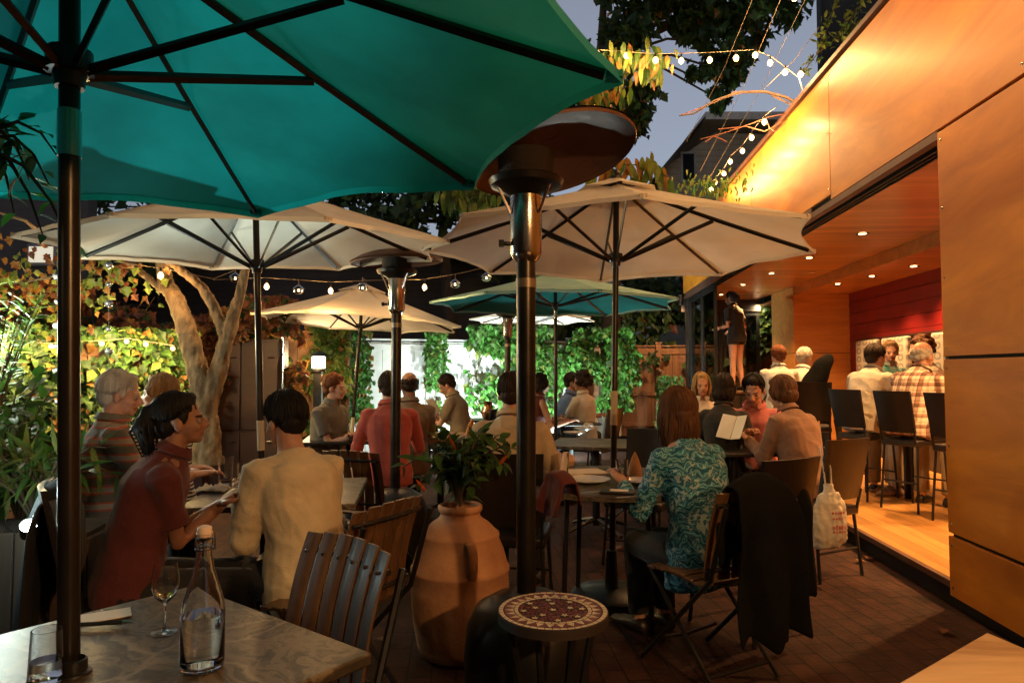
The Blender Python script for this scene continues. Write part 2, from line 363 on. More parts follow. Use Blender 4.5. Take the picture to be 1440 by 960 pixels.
def strands(mb,HM,spec,seed,cr=(.078,.1,.095),cc=(0,-.008,.095)):
    rnd=random.Random(seed); cc=V(cc)
    n=spec.get('n',260); fall=spec.get('fall',0); wave=spec.get('wave',0); a0=spec.get('amin',62); th=spec.get('th',.0055)
    for i in range(n):
        az=rnd.uniform(a0,360-a0)   # 0 = front
        if spec.get('part') and rnd.random()<.5: az=rnd.choice((-1,1))*rnd.uniform(a0,120)
        # end polar angle: hairline low at back, high in front
        azr=R(az); back=(1-math.cos(azr))/2
        pe=R(58+spec.get('low',62)*min(1,back*1.5))+rnd.uniform(-.06,.06)
        ps=rnd.uniform(0,.9)*pe*.6
        pts=[];rr=[];out=1.0+rnd.uniform(.015,.11)+(.05*rnd.random() if rnd.random()<.12 else 0)
        spread=rnd.uniform(-.18,.18); out=1.0+rnd.uniform(.02,.05) if spec.get('tight') else out
        for q in range(6):
            t=q/5; po=ps+(pe-ps)*t; a=azr+spread*t
            p=V((math.sin(a)*math.sin(po)*cr[0],math.cos(a)*math.sin(po)*cr[1],math.cos(po)*cr[2]))*out+cc
            pts.append(p); rr.append(th*(1-.3*t))
        pts=[HM@p for p in pts]
        if fall and back>.12:
            L=fall*rnd.uniform(.8,1.08); p=pts[-1]; dirv=V((0,0,-1)); o=(p-HM@cc); o.z=0
            if o.length>1e-4: o.normalize()
            ph=rnd.uniform(0,6.28)
            for q in range(1,6):
                t=q/5; pts.append(p+dirv*(L*t)+o*(.02*math.sin(t*PI)-spec.get('tuck',.02)*t)+V((math.sin(ph+t*7),math.cos(ph+t*7),0))*wave*t); rr.append(th*(1-.65*t))
        rr[-1]*=.35
        mb.tube(pts,rr,4,cap=True)
def person(label,x,y,yaw,seat=.45,z0=0,a1=5,a2=15,hd=(0,0,0),rh=(.15,.4,.78),lh=(-.15,.4,.78),w=1.0,sc=1.0,skin='skin',shirt='greytop',sleeve='long',
    pants='darktrouser',shoe='shoe',hair=None,haircol='dark',vox=.011,female=False,stand=False,curl=.5,knee=None,hem=0,collar=True,group=None,eyes=True,jacket=False,fold=.007,pn=None,feet=True,legskin=False,rolls=0,hpn=None):
    rnd=random.Random(int(abs(x*991+y*77)*10)); sk=M[skin]
    P0=V((0,0,(seat+.10) if not stand else .93))
    def dirs(a): return V((0,math.sin(R(a)),math.cos(R(a))))
    dn=lambda a:V((0,math.cos(R(a)),-math.sin(R(a))))
    W1=P0+dirs(a1)*.18; am=(a1+a2)/2; C1=W1+dirs(am)*.19; N1=C1+dirs(a2)*.16
    NA=a2*.55+hd[1]*.3; HB=N1+dirs(NA)*.085+V((0,.012,0))
    HR=Matrix.Rotation(-R(hd[0]),3,'Z')@Matrix.Rotation(-R(hd[1]),3,'X')@Matrix.Rotation(R(hd[2]),3,'Y')
    HM=Matrix.Translation(HB)@HR.to_4x4()
    X=V((w,0,0)); wf=.93 if female else 1
    sh_w=(.15 if female else .168)*w
    # ---- body
    b=MB(); thin=.86
    b.rings([(P0-V((0,0,.07)),X*.15*thin,dn(a1)*.115*thin),(P0,X*.165*thin,dn(a1)*.12*thin),(W1,X*.135*wf*thin,dn(am)*.1*thin),(C1,X*.16*wf*thin,dn(a2)*.115*thin),(N1-dirs(a2)*.05,X*.16*wf*thin,dn(a2)*.085*thin),(N1,X*.07,dn(a2)*.065)],16)
    nk=.047 if female else .056
    b.tube([N1-dirs(a2)*.03,(N1+HB)/2+V((0,-.006,0)),HM@V((0,-.012,.05))],[nk*1.25,nk,nk],12)
    hs=.97 if female else 1.03
    hp=lambda p:HM@(V(p)*hs)
    HR3=HR
    def hsph(c,r): b.sph(hp(c),tuple(q*hs for q in r),14,M=HR3)
    hsph((0,-.008,.095),(.074,.096,.092)); hsph((0,.038,.05),(.06,.058,.078)); hsph((0,.045,.0),(.047,.046,.042)); hsph((0,.07,-.026),(.026,.02,.018))
    hsph((-.034,.064,.03),(.022,.022,.02)); hsph((.034,.064,.03),(.022,.022,.02)); hsph((0,.086,.077),(.045,.012,.01))
    b.tube([hp((0,.093,.066)),hp((0,.109,.04)),hp((0,.118,.023))],[.008,.011,.0145],8); b.sph(hp((-.011,.1,.02)),.009,8); b.sph(hp((.011,.1,.02)),.009,8)
    hsph((0,.088,-.002),(.021,.012,.011))
    for s in(-1,1): b.sph(hp((s*.077,-.006,.045)),(.011,.021,.031),10,M=HR3)
    arms=[]
    for s,hpos in((1,rh),(-1,lh)):
        SH=N1-dirs(a2)*.078+X.normalized()*(s*sh_w)
        if hpos is None: hpos=(s*.3,.0,.6)
        pole=V((s*.3,-.5,-.9))
        EL,WR=ik(SH,V(hpos),.285,.255,pole)
        arms.append((s,SH,EL,WR))
        k_=.88 if female else 1
        b.tube([SH-X.normalized()*s*.05,SH,(SH+EL)/2,EL,EL+(WR-EL)*.35,WR],[.05*k_,.052*k_,.045*k_,.037*k_,.039*k_,.0265*k_],10)
        b.sph(EL,.037*k_,8)
    legs=[]
    for s in(1,-1):
        HP=P0+V((s*.09*w,.02,-.02))
        if stand: KN=V((s*.09,.03,.5)); AN=V((s*.09,-.02 if s>0 else .03,.09))
        else:
            kx=.12 if not female else .08; KN=V((s*kx,.43,seat+.06)); AN=V((s*kx,.40,.09))
            if knee: KN=KN+V((s*knee[0],knee[1],0)); AN=AN+V((s*knee[2],knee[3],0))
        legs.append((s,HP,KN,AN))
        b.tube([HP,(HP+KN)/2,KN,KN+(AN-KN)*.35,AN],[.082,.07,.053,.052,.034],12); b.sph(KN,.053,8)
        if feet: b.tube([AN,AN+V((0,.01,-.05)),AN+V((s*.015,.12,-.065)),AN+V((s*.02,.17,-.07))],[.035,.035,.034,.02],8)
    HMi=HM.inverted()
    def facedisp(co,nr):
        p=(HMi@co)/hs
        if p.y<.05 or abs(p.x)>.07: return V((0,0,0))
        d=0
        for s in(-1,1):
            d-=.011*math.exp(-(((p.x-s*.031)/.017)**2+((p.z-.053)/.012)**2))
        d-=.005*math.exp(-((p.x/.025)**2+((p.z+.0015)/.0045)**2))
        return (HR@V((0,d,0)))
    me=voxel(b,vox,3,facedisp,'person')
    mats=[sk,M['lip'],H.get(haircol,H['dark'])]
    for m_ in mats: me.materials.append(m_)
    for f in me.polygons:
        p=(HMi@f.center)/hs
        if p.y>.06 and abs(p.x)<.027 and -.0105<p.z<.0065: f.material_index=1
        elif p.y>.055 and .014<abs(p.x)<.05 and .0705<p.z<.0765: f.material_index=2
        else: f.material_index=0
    # hands joined into the same mesh
    hb=MB()
    for s,SH,EL,WR in arms:
        d=(WR-EL).normalized(); n_=V((0,0,-1)) if hpn is None else V(hpn)
        if abs(d.dot(n_))>.9: n_=V((0,1,0))
        hand(hb,WR,d,n_,s,curl,.93 if female else 1.03)
    hm=bpy.data.meshes.new('h'); hm.from_pydata(hb.v,[],hb.f); hm.polygons.foreach_set('use_smooth',[True]*len(hm.polygons))
    bm=bmesh.new(); bm.from_mesh(me); bm.from_mesh(hm); bm.to_mesh(me); bm.free(); bpy.data.meshes.remove(hm)
    me.polygons.foreach_set('use_smooth',[True]*len(me.polygons))
    me.name='person'
    root=bpy.data.objects.new('person',me); COL.objects.link(root)
    root.location=(x,y,z0); root.rotation_euler=(0,0,R(yaw)); root.scale=(sc,sc,sc)
    tag(root,label,'person',group)
    if eyes:
        for s in(-1,1):
            e=MB(); c=hp((s*.031,.0765,.053)); e.sph(c,.0112*hs,10,0); e.sph(c+HR@V((0,.0066,0)),(.0062,.0054,.0062),8,1,M=HR); e.build('eye',[M['eye'],M['iris']],root)
    def attach(me,name,m):
        me.materials.clear(); me.materials.append(m); me.polygons.foreach_set('use_smooth',[True]*len(me.polygons)); me.name=name
        o=bpy.data.objects.new(name,me); COL.objects.link(o); o.parent=root; return o
    # ---- top
    if shirt:
        g=MB(); j=.012 if jacket else 0; hemz=.10+hem
        g.rings([(P0-V((0,0,hemz)),X*(.175+j)*(1.02),dn(a1)*(.135+j)),(P0,X*(.178+j),dn(a1)*(.138+j)),(W1,X*(.152*wf+j),dn(am)*(.12+j)),(C1,X*(.175*wf+j),dn(a2)*(.132+j)),(C1+dirs(a2)*.07,X*(.172*wf+j),dn(a2)*(.118+j)),(N1-dirs(a2)*.04,X*(.118*wf),dn(a2)*.09),(N1+dirs(a2)*.004,X*(nk*1.5/w),dn(a2)*nk*1.45)],22,e=2.3)
        for s,SH,EL,WR in arms:
            xs=X.normalized()*s; k_=.9 if female else 1
            if sleeve=='none': continue
            fa=(WR-EL)
            if sleeve=='long':
                g.tube([SH-xs*.07,SH,SH+(EL-SH)*.5,EL-(EL-SH)*.08,EL+fa*.12,EL+fa*.5,EL+fa*(.9-rolls)],[(.064+j)*k_,(.065+j)*k_,(.057+j)*k_,(.05+j)*k_,(.05+j)*k_,(.044+j)*k_,(.038+j+rolls*.02)*k_],14); g.sph(EL,(.053+j)*k_,10)
            else:
                g.tube([SH-xs*.07,SH,SH+(EL-SH)*.5,SH+(EL-SH)*.72],[.07*k_,.072*k_,.064*k_,.063*k_],14)
            g.sph(SH-xs*.012,((.072+j)*k_,(.07+j)*k_,.066*k_),12)
        ph=rnd.uniform(0,50)
        def fd(co,nr):
            q=V((co.x*8,co.y*8,co.z*7))+V((ph,0,co.x*5))
            n1=noise.noise(q); n2=noise.noise(V((co.x*20+ph,co.y*20,co.z*26)))
            n3=noise.noise(V((co.x*13+ph,co.y*13,co.z*15+co.x*9))); amt=fold*(.45-abs(n1)*1.7)+fold*.12*n2-fold*.5*max(0,.2-abs(n3))*2.5
            for s,SH,EL,WR in arms:
                dd=(co-EL).length
                if dd<.12: amt+=fold*.8*math.sin(dd*140)*(1-dd/.12)
            return nr*amt
        sm=voxel(g,max(vox*.9,.008),4,fd); so=attach(sm,'jacket' if jacket else 'shirt',M[shirt])
        if collar:
            cb=MB(); c=N1+dirs(a2)*.012
            rows=[[c+X.normalized()*(math.cos(R(108+324*q/24))*rr)+dn(a2)*(math.sin(R(108+324*q/24))*rr)+dirs(a2)*h for q in range(25)] for rr,h in((nk*1.34,.0),(nk*1.26,.034),(nk*1.36,.038),(nk*1.72,.004),(nk*1.62,-.002))]
            cb.grid(rows); cb.build('collar',M[shirt],root)
    if pants:
        g=MB(); g.rings([(P0+V((0,-.005,.07)),X*.15,dn(a1)*.118),(P0,X*.172,dn(a1)*.132),(P0-V((0,0,.085)),X*.168,dn(a1)*.135)],18,e=2.3)
        for s,HP,KN,AN in legs:
            if legskin: g.tube([HP-(KN-HP).normalized()*.05,HP,HP+(KN-HP)*.3],[.095,.098,.096],14)
            else: g.tube([HP-(KN-HP).normalized()*.05,HP,(HP+KN)/2,KN,KN+(AN-KN)*.3,AN+V((0,0,.01))],[.095,.098,.088,.072,.066,.06],14); g.sph(KN,.07,10)
        attach(voxel(g,max(vox,.011),4,lambda co,nr:nr*(.008*noise.noise(co*9))),'trousers',M[pants])
    if shoe and feet:
        for s,HP,KN,AN in legs:
            g=MB(); g.rings([(AN+V((0,-.055,-.06)),V((.03,0,0)),V((0,0,.03))),(AN+V((0,-.02,-.045)),V((.04,0,0)),V((0,0,.045))),(AN+V((s*.008,.06,-.055)),V((.044,0,0)),V((0,0,.036))),(AN+V((s*.015,.14,-.064)),V((.047,0,0)),V((0,0,.026))),(AN+V((s*.02,.2,-.07)),V((.03,0,0)),V((0,0,.018)))],12); g.build('shoe',M[shoe],root,smooth=60)
    # ---- hair
    if hair:
        hb=MB(); hair=dict(hair); st=hair.get('style','short'); cap=MB()
        c=lambda p,r:cap.sph(hp(p),tuple(q*hs for q in r),16,M=HR)
        if st!='bald':
            c((0,-.016,.108),(.080,.098,.088)); c((0,-.05,.06),(.068,.062,.072)); c((0,.035,.155),(.052,.045,.03))
            for s in(-1,1): c((s*.066,.012,.085),(.014,.022,.04))
        if st=='bald':
            c((0,-.052,.058),(.073,.054,.052))
            for s in(-1,1): c((s*.068,-.02,.07),(.014,.035,.03))
        if st=='tail':
            hair['low']=46; hair['tight']=1; hair['th']=.0035; p=hp((0,-.1,.12)); b_=hp((0,-.135,.05)); e_=hp((0.01,-.12,-.06)); cap.tube([hp((0,-.07,.13)),p,b_,e_],[.03,.034,.045,.012],12)
            for i in range(60):
                o=V((rnd.gauss(0,.014),rnd.gauss(0,.014),rnd.gauss(0,.01))); hb.tube([p+o*.5,b_+o*1.7,e_+o*.9+V((0,0,-rnd.random()*.03))],[.003,.0035,.001],4)
        if st=='bun': c((0,-.105,.13),(.04,.035,.04))
        if st in('bob','long'):
            f=hair.get('fall',.1)
            q0=hp((0,-.055,.05)); 
            cap.tube([hp((0,-.04,.08)),q0,q0+V((0,0,-f*.5)),q0+V((0,0.01,-f*.95))],[.07,.078,.074,.05],14,flat=(1,.72))
        if st=='curly':
            for i in range(hair.get('balls',150)):
                a=rnd.uniform(0,2*PI); po=rnd.uniform(0,PI*.72); 
                if math.cos(a)>.45 and po>.95: continue
                rr=hair.get('vol',1.25)*rnd.uniform(.86,1.08)
                cap.sph(hp((math.sin(a)*math.sin(po)*.082*rr,-.02+math.cos(a)*math.sin(po)*.095*rr,.095+math.cos(po)*.09*rr)),rnd.uniform(.014,.026),7)
        hm_=voxel(cap,max(.006,vox*.75),2,lambda co,nr:nr*(.0035*noise.noise(V((co.x*70,co.y*70,co.z*25)))))
        ho=attach(hm_,'hair',H[haircol])
        if st not in('curly',):
            HMs=HM@Matrix.Scale(hs,4)
            sp={'n':hair.get('n',240),'fall':hair.get('fall',0) if st in('bob','long') else 0,'wave':hair.get('wave',.006),'low':hair.get('low',60),'amin':hair.get('amin',58),'th':hair.get('th',.0055),'tight':hair.get('tight')}
            if st=='bald': sp['amin']=80; 
            if st=='bald':
                for i in range(140):
                    a=R(rnd.uniform(75,285)); po=R(rnd.uniform(72,88)); 
                    pt=[HMs@(V((math.sin(a)*math.sin(po+d_)*.079,math.cos(a)*math.sin(po+d_)*.101,math.cos(po+d_)*.095))*1.02+V((0,-.008,.095))) for d_ in(0,.15,.3,.42)]
                    hb.tube(pt,[.004,.004,.003,.001],4)
            else: strands(hb,HMs,sp,int(x*100+y*10))
        if hb.v:
            sm=hb; o2=sm.build('hair_strands',H[haircol],ho,smooth=180)
    return root
# ---------------------------------------------------------------- ground and sky
def brickmat():
    m,nt,b=newmat('brick_pavers'); N=nt.nodes;L=nt.links
    v=coords(nt,(1,1,1),(0,0,R(90-4.6)),rnd=False)
    br=N.new('ShaderNodeTexBrick'); L.new(v,br.inputs['Vector']); br.inputs['Scale'].default_value=1; br.inputs['Brick Width'].default_value=.215; br.inputs['Row Height'].default_value=.108; br.inputs['Mortar Size'].default_value=.005; br.inputs['Mortar Smooth'].default_value=.3
    br.inputs['Color1'].default_value=(.06,.024,.017,1); br.inputs['Color2'].default_value=(.036,.016,.012,1); br.inputs['Mortar'].default_value=(.012,.009,.008,1)
    n=noisetex(nt,v,9,6); c=ramp(nt,n,[(.3,(.55,.5,.5)),(.7,(1.2,1.15,1.1))])
    mx=N.new('ShaderNodeMixRGB'); mx.blend_type='MULTIPLY'; mx.inputs[0].default_value=1; L.new(br.outputs['Color'],mx.inputs[1]); L.new(c,mx.inputs[2]); L.new(mx.outputs[0],b.inputs['Base Color'])
    b.inputs['Roughness'].default_value=.75; b.inputs['Specular IOR Level'].default_value=.2
    s=N.new('ShaderNodeMath'); s.operation='MULTIPLY_ADD'; L.new(br.outputs['Fac'],s.inputs[0]); s.inputs[1].default_value=-1; L.new(noisetex(nt,v,40,4),s.inputs[2]); bump(nt,b,s.outputs[0],.55,.008); return m
g=MB(); g.add([(-60,-20,0),(60,-20,0),(60,90,0),(-60,90,0)],[(0,1,2,3)]); o=g.build('ground',brickmat()); tag(o,'dark red brick paving of the patio',None,kind='structure')
# ---------------------------------------------------------------- restaurant building (local x = inwards, local y = along the facade)
PLY=wood('lacquered_plywood',(.74,.27,.016),(.44,.135,.008),axis=1,scale=3.2,rough=.5,coat=.14,bmp=.04,ratio=.22)
PLYI=wood('interior_plywood',(.62,.3,.09),(.4,.17,.045),axis=0,scale=6,rough=.4,coat=.3,bmp=.03,ratio=.14)
CED=wood('cedar_ceiling',(.74,.36,.11),(.5,.2,.05),axis=0,scale=8,rough=.35,coat=.4,planks=.14,pl_axis=1,gap=.004,bmp=.05,ratio=.06)
DECK=wood('oak_floor',(.6,.31,.09),(.42,.19,.05),axis=1,scale=9,rough=.38,coat=.3,planks=.11,pl_axis=0,gap=.004,bmp=.06)
REDW=mat('red_boards',(.2,.01,.01),(.15,.008,.008),rough=.45,scale=4,bmp=.06)
DARK=mat('dark_trim',(.03,.018,.014),(.02,.012,.01),rough=.5)
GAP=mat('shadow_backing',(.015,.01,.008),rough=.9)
BROWN=mat('brown_trim',(.12,.05,.03),(.08,.035,.02),rough=.55)
BO=V((2.54,4.0,0)); BR=-R(4.6)
BLD=thing('restaurant_building','open fronted restaurant building clad in golden lacquered plywood panels','building',BO,BR)
BMx=Matrix.Translation(BO)@Matrix.Rotation(BR,4,'Z'); BMi=BMx.inverted()
def bl(px,py,z): return BMi@atz(px,py,z)
def panel(name,x0,x1,y0,y1,z0,z1,m,screw=True,parent=None,bev=.002):
    b=MB(); b.box(((x0+x1)/2,(y0+y1)/2,(z0+z1)/2),(x1-x0,y1-y0,z1-z0)); 
    o=b.build(name,m,parent or BLD,bevel=bev); return o
sc_=MB()
def screws(x,y0,y1,z0,z1):
    for y in(y0+.035,y1-.035):
        n=max(2,int((z1-z0)/.42)+1)
        for i in range(n): sc_.sph((x,y,z0+.05+(z1-z0-.1)*i/(n-1)),(.003,.008,.008),8)
ys=[-5.68,-3.24,-.8,1.64,4.08,6.52,8.9]
for a,b_ in zip(ys[:-1],ys[1:]):
    z0=2.835 if a>=1.6 else 2.79
    panel('fascia_panel',-.012,.012,a+.004,b_-.004,z0,3.88,PLY); screws(-.013,a,b_,z0,3.88)
for a,b_ in((-2.44,-.0),(-4.88,-2.448)):
    for z0,z1 in((.07,.41),(.43,1.425),(1.445,2.77)):
        panel('wall_panel',-.012,.012,a,b_,z0,z1,PLY); screws(-.013,a,b_,z0,z1)
sc_.build('screw_heads',M['steel'],BLD)
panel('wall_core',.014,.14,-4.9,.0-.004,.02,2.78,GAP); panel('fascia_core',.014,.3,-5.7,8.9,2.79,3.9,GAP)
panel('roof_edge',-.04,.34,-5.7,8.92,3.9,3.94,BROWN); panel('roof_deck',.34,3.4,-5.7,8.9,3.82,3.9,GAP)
# door head track: stepped dark trim
b=MB(); b.box((.02,4.45,2.76),(.06,8.9,.05)); b.build('head_trim',BROWN,BLD)
b=MB(); b.box((.0,5.4,2.812),(.02,6.6,.04)); b.box((.0,1.2,2.80),(.02,.9,.016)); b.build('stepped_trim',BROWN,BLD)
b=MB()
for x in(.085,.125,.165): b.box((x,4.45,2.745),(.012,8.9,.05))
b.box((.125,4.45,2.772),(.11,8.9,.01)); b.build('door_track',M['black'],BLD)
# ceiling, dropped ceiling and beam
panel('ceiling',.19,1.45,.0,9.3,2.745,2.775,CED); panel('dropped_ceiling',1.47,3.3,-1,9.3,2.62,2.65,CED)
panel('beam_face',1.45,1.468,.0,7.13,2.6,2.745,PLYI); panel('ceiling_near',.19,1.45,-4.9,-.0,2.75,2.77,CED)
panel('end_header',.0,1.5,9.2,9.32,2.52,2.745,DARK)
# floor deck
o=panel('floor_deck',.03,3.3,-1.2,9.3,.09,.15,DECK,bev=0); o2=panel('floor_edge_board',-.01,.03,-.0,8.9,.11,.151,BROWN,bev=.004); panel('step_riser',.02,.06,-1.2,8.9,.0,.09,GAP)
# column
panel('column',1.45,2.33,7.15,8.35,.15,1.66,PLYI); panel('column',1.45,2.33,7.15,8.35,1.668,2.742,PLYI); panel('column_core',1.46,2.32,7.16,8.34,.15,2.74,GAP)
# red board wall
b=MB()
for i in range(14):
    z=.15+i*.178; b.box((2.33,2.0,z+.087),(.03,10.3,.172),rot=(0,R(-3),0))
b.build('red_board_wall',REDW,BLD,bevel=.003)
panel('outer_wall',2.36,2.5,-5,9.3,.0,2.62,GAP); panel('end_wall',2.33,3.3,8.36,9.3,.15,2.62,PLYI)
panel('picture_rail',2.285,2.31,2.2,6.9,1.84,1.862,DARK)
panel('bench_back',2.2,2.29,.5,6.9,.15,1.15,DARK); 
# recessed downlights
LAMP=emit('lamp_glow',(1,.66,.3),14)
DL=[]
for px,py,z in[(1213,328,2.745),(1138,362,2.745),(1085,384,2.745),(1045,400,2.745),(1014,414,2.745),(1285,374,2.62),(1226,388,2.62),(1178,399,2.62)]:
    p=bl(px,py,z); DL.append(p)
    b=MB(); b.lathe([(.062,-.004),(.062,-.012),(.045,-.012),(.04,-.003)],(p.x,p.y,z),20,cap0=False,cap1=False); o=b.build('recessed_light',M['bronze'],BLD)
    b=MB(); b.lathe([(.04,-.006),(.03,-.0075)],(p.x,p.y,z),16); b.build('lamp_lens',LAMP,o)
p=bl(1137,383,2.745); b=MB(); b.lathe([(.1,-.003),(.1,-.01),(.09,-.014)],(p.x,p.y,2.745),24); b.build('ceiling_speaker',mat('speaker_grille',(.5,.3,.15),rough=.7,bmp=.5,bscale=300),BLD)
# folding glass doors along the facade's far end and the glazed end wall
def glazed(p0,p1,z0,z1,name='glass_door',posts=2,mid=None):
    p0=V((*p0,0));p1=V((*p1,0)); d=(p1-p0); L_=d.length; d.normalize(); an=math.atan2(d.y,d.x); c=(p0+p1)/2; r=(0,0,an)
    b=MB(); w=.06
    for q in(p0+d*w/2,p1-d*w/2): b.box((q.x,q.y,(z0+z1)/2),(w,.045,z1-z0),r)
    for z in(z0+.05,z1-.04): b.box((c.x,c.y,z),(L_-2*w,.045,.1 if z<1 else .08),r)
    if mid: b.box((c.x,c.y,mid),(L_-2*w,.04,.03),r)
    o=b.build(name,M['black'],BLD,bevel=.003)
    g=MB(); g.box((c.x,c.y,(z0+z1)/2),(L_-2*w,.008,z1-z0-.16),r); g.build('pane',M['pane'],o); return o
for a,b_ in((6.62,7.66),(7.67,8.73)): glazed((.1,a),(.1,b_),.15,2.72)
for a,b_ in((.12,.78),(.8,1.48)): glazed((a,9.26),(b_,9.26),.15,2.52,name='window')
panel('corner_post',.02,.17,8.76,8.92,.15,2.745,M['black'])
# building seen behind roof: tall dark neighbour
def clap(name,c,c2,period=.16):
    m,nt,b=newmat(name); N=nt.nodes;L=nt.links
    tc=N.new('ShaderNodeTexCoord'); sp=N.new('ShaderNodeSeparateXYZ'); L.new(tc.outputs['Object'],sp.inputs[0]); d=N.new('ShaderNodeMath'); d.operation='DIVIDE'; d.inputs[1].default_value=period; L.new(sp.outputs[2],d.inputs[0]); fr=N.new('ShaderNodeMath'); fr.operation='FRACT'; L.new(d.outputs[0],fr.inputs[0])
    n=noisetex(nt,tc.outputs['Object'],3,4); col=ramp(nt,n,[(.3,c2),(.7,c)]); e=ramp(nt,fr.outputs[0],[(0,(.2,.2,.2)),(.1,(1,1,1))]); mx=N.new('ShaderNodeMixRGB'); mx.blend_type='MULTIPLY'; mx.inputs[0].default_value=1; L.new(col,mx.inputs[1]); L.new(e,mx.inputs[2]); L.new(mx.outputs[0],b.inputs['Base Color']); b.inputs['Roughness'].default_value=.7; bump(nt,b,fr.outputs[0],.5,.02); return m
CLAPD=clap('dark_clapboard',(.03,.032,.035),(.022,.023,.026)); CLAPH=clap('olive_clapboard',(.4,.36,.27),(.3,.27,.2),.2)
T=thing('tall_building','tall dark building rising above the plywood roof edge at the right','building',(0,0,0))
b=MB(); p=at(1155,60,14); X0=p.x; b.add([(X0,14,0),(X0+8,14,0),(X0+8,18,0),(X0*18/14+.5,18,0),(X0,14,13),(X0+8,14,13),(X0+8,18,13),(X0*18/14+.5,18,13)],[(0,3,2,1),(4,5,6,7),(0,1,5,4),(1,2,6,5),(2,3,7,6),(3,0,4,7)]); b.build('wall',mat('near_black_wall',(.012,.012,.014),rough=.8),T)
b=MB(); b.tube([(p.x-.05,13.97,0.2),(p.x-.05,13.97,13)],.05,8); b.build('downpipe',M['black'],T)
# clapboard house with gable, far behind the string lights
T=thing('gabled_house','olive clapboard house with low gable roof and white eaves behind the string lights','house')
Yh=22; pe=at(905,268,Yh); pk=at(985,172,Yh); pr=at(1160,168,Yh)
b=MB(); a0=at(925,300,Yh); x0=a0.x; xk=pk.x; x1=xk+.6
za=pe.z+.6; zk=pk.z-.35
b.add([(x0,Yh,0),(xk+.5,Yh,0),(xk+.5,Yh,zk),(x0,Yh,za)],[(0,1,2,3)]); b.add([(xk+.5,Yh,0),(xk+8,Yh+.6,0),(xk+8,Yh+.6,zk),(xk+.5,Yh,zk)],[(0,1,2,3)])
b.add([(x0,Yh,0),(x0,Yh+8,0),(x0,Yh+8,za),(x0,Yh,za)],[(3,2,1,0)]); b.build('wall',CLAPH,T,smooth=False)
b=MB(); d=V((pk.x-pe.x,0,pk.z-pe.z)).normalized(); nn=V((-d.z,0,d.x))
b.rings([(V((pe.x,Yh+4,pe.z)),V((0,4.6,0)),nn*.12),(V((pk.x,Yh+4,pk.z)),V((0,4.6,0)),nn*.12),],4,e=8); 
b.box(((pk.x+pr.x)/2,Yh+4,(pk.z+pr.z)/2-.05),((pr.x-pk.x),9.2,.25)); b.build('roof',mat('pale_fascia',(.55,.54,.5),rough=.6),T,smooth=False)
b=MB(); q=at(968,235,Yh-.05); b.box((q.x,Yh-.04,q.z),(.5,.06,1.0)); wf=b.build('window',mat('window_trim',(.35,.36,.36),rough=.6),T); b=MB(); b.box((q.x,Yh-.075,q.z),(.36,.02,.86)); b.build('pane',mat('dark_pane',(.02,.02,.025),rough=.1),wf)
# dark clapboard neighbour behind the back fence
T=thing('neighbour_house','unlit dark clapboard house wall rising behind the back fences and vines','house')
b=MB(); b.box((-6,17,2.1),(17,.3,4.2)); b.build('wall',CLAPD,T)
b=MB(); b.box((-6,16.7,4.25),(17.4,1,.12)); b.build('roof_eave',mat('dark_eave',(.02,.02,.022),rough=.8),T)
for px,py in((430,455),(200,400)):
    q=at(px,py,16.8); b=MB(); b.box((q.x,16.82,q.z),(.9,.08,1.1)); f=b.build('window',mat('dim_window_trim',(.05,.05,.055),rough=.6),T); b=MB(); b.box((q.x,16.77,q.z),(.76,.03,.96)); b.build('pane',mat('dim_pane',(.015,.016,.02),rough=.1),f)
b=MB(); q=at(6,345,12); 
T=thing('side_house','dark house at the far left with one small lit window','house')
b.box((q.x-3.2,13.2,2.5),(8,.3,5)); b.build('wall',CLAPD,T); b=MB(); b.box((q.x,13.0,q.z),(.56,.08,.42)); f=b.build('window',mat('lit_trim',(.1,.1,.12),rough=.6),T); b=MB(); b.box((q.x,12.94,q.z),(.44,.04,.3)); b.build('pane',emit('lit_window',(.95,.9,.7),.4),f)
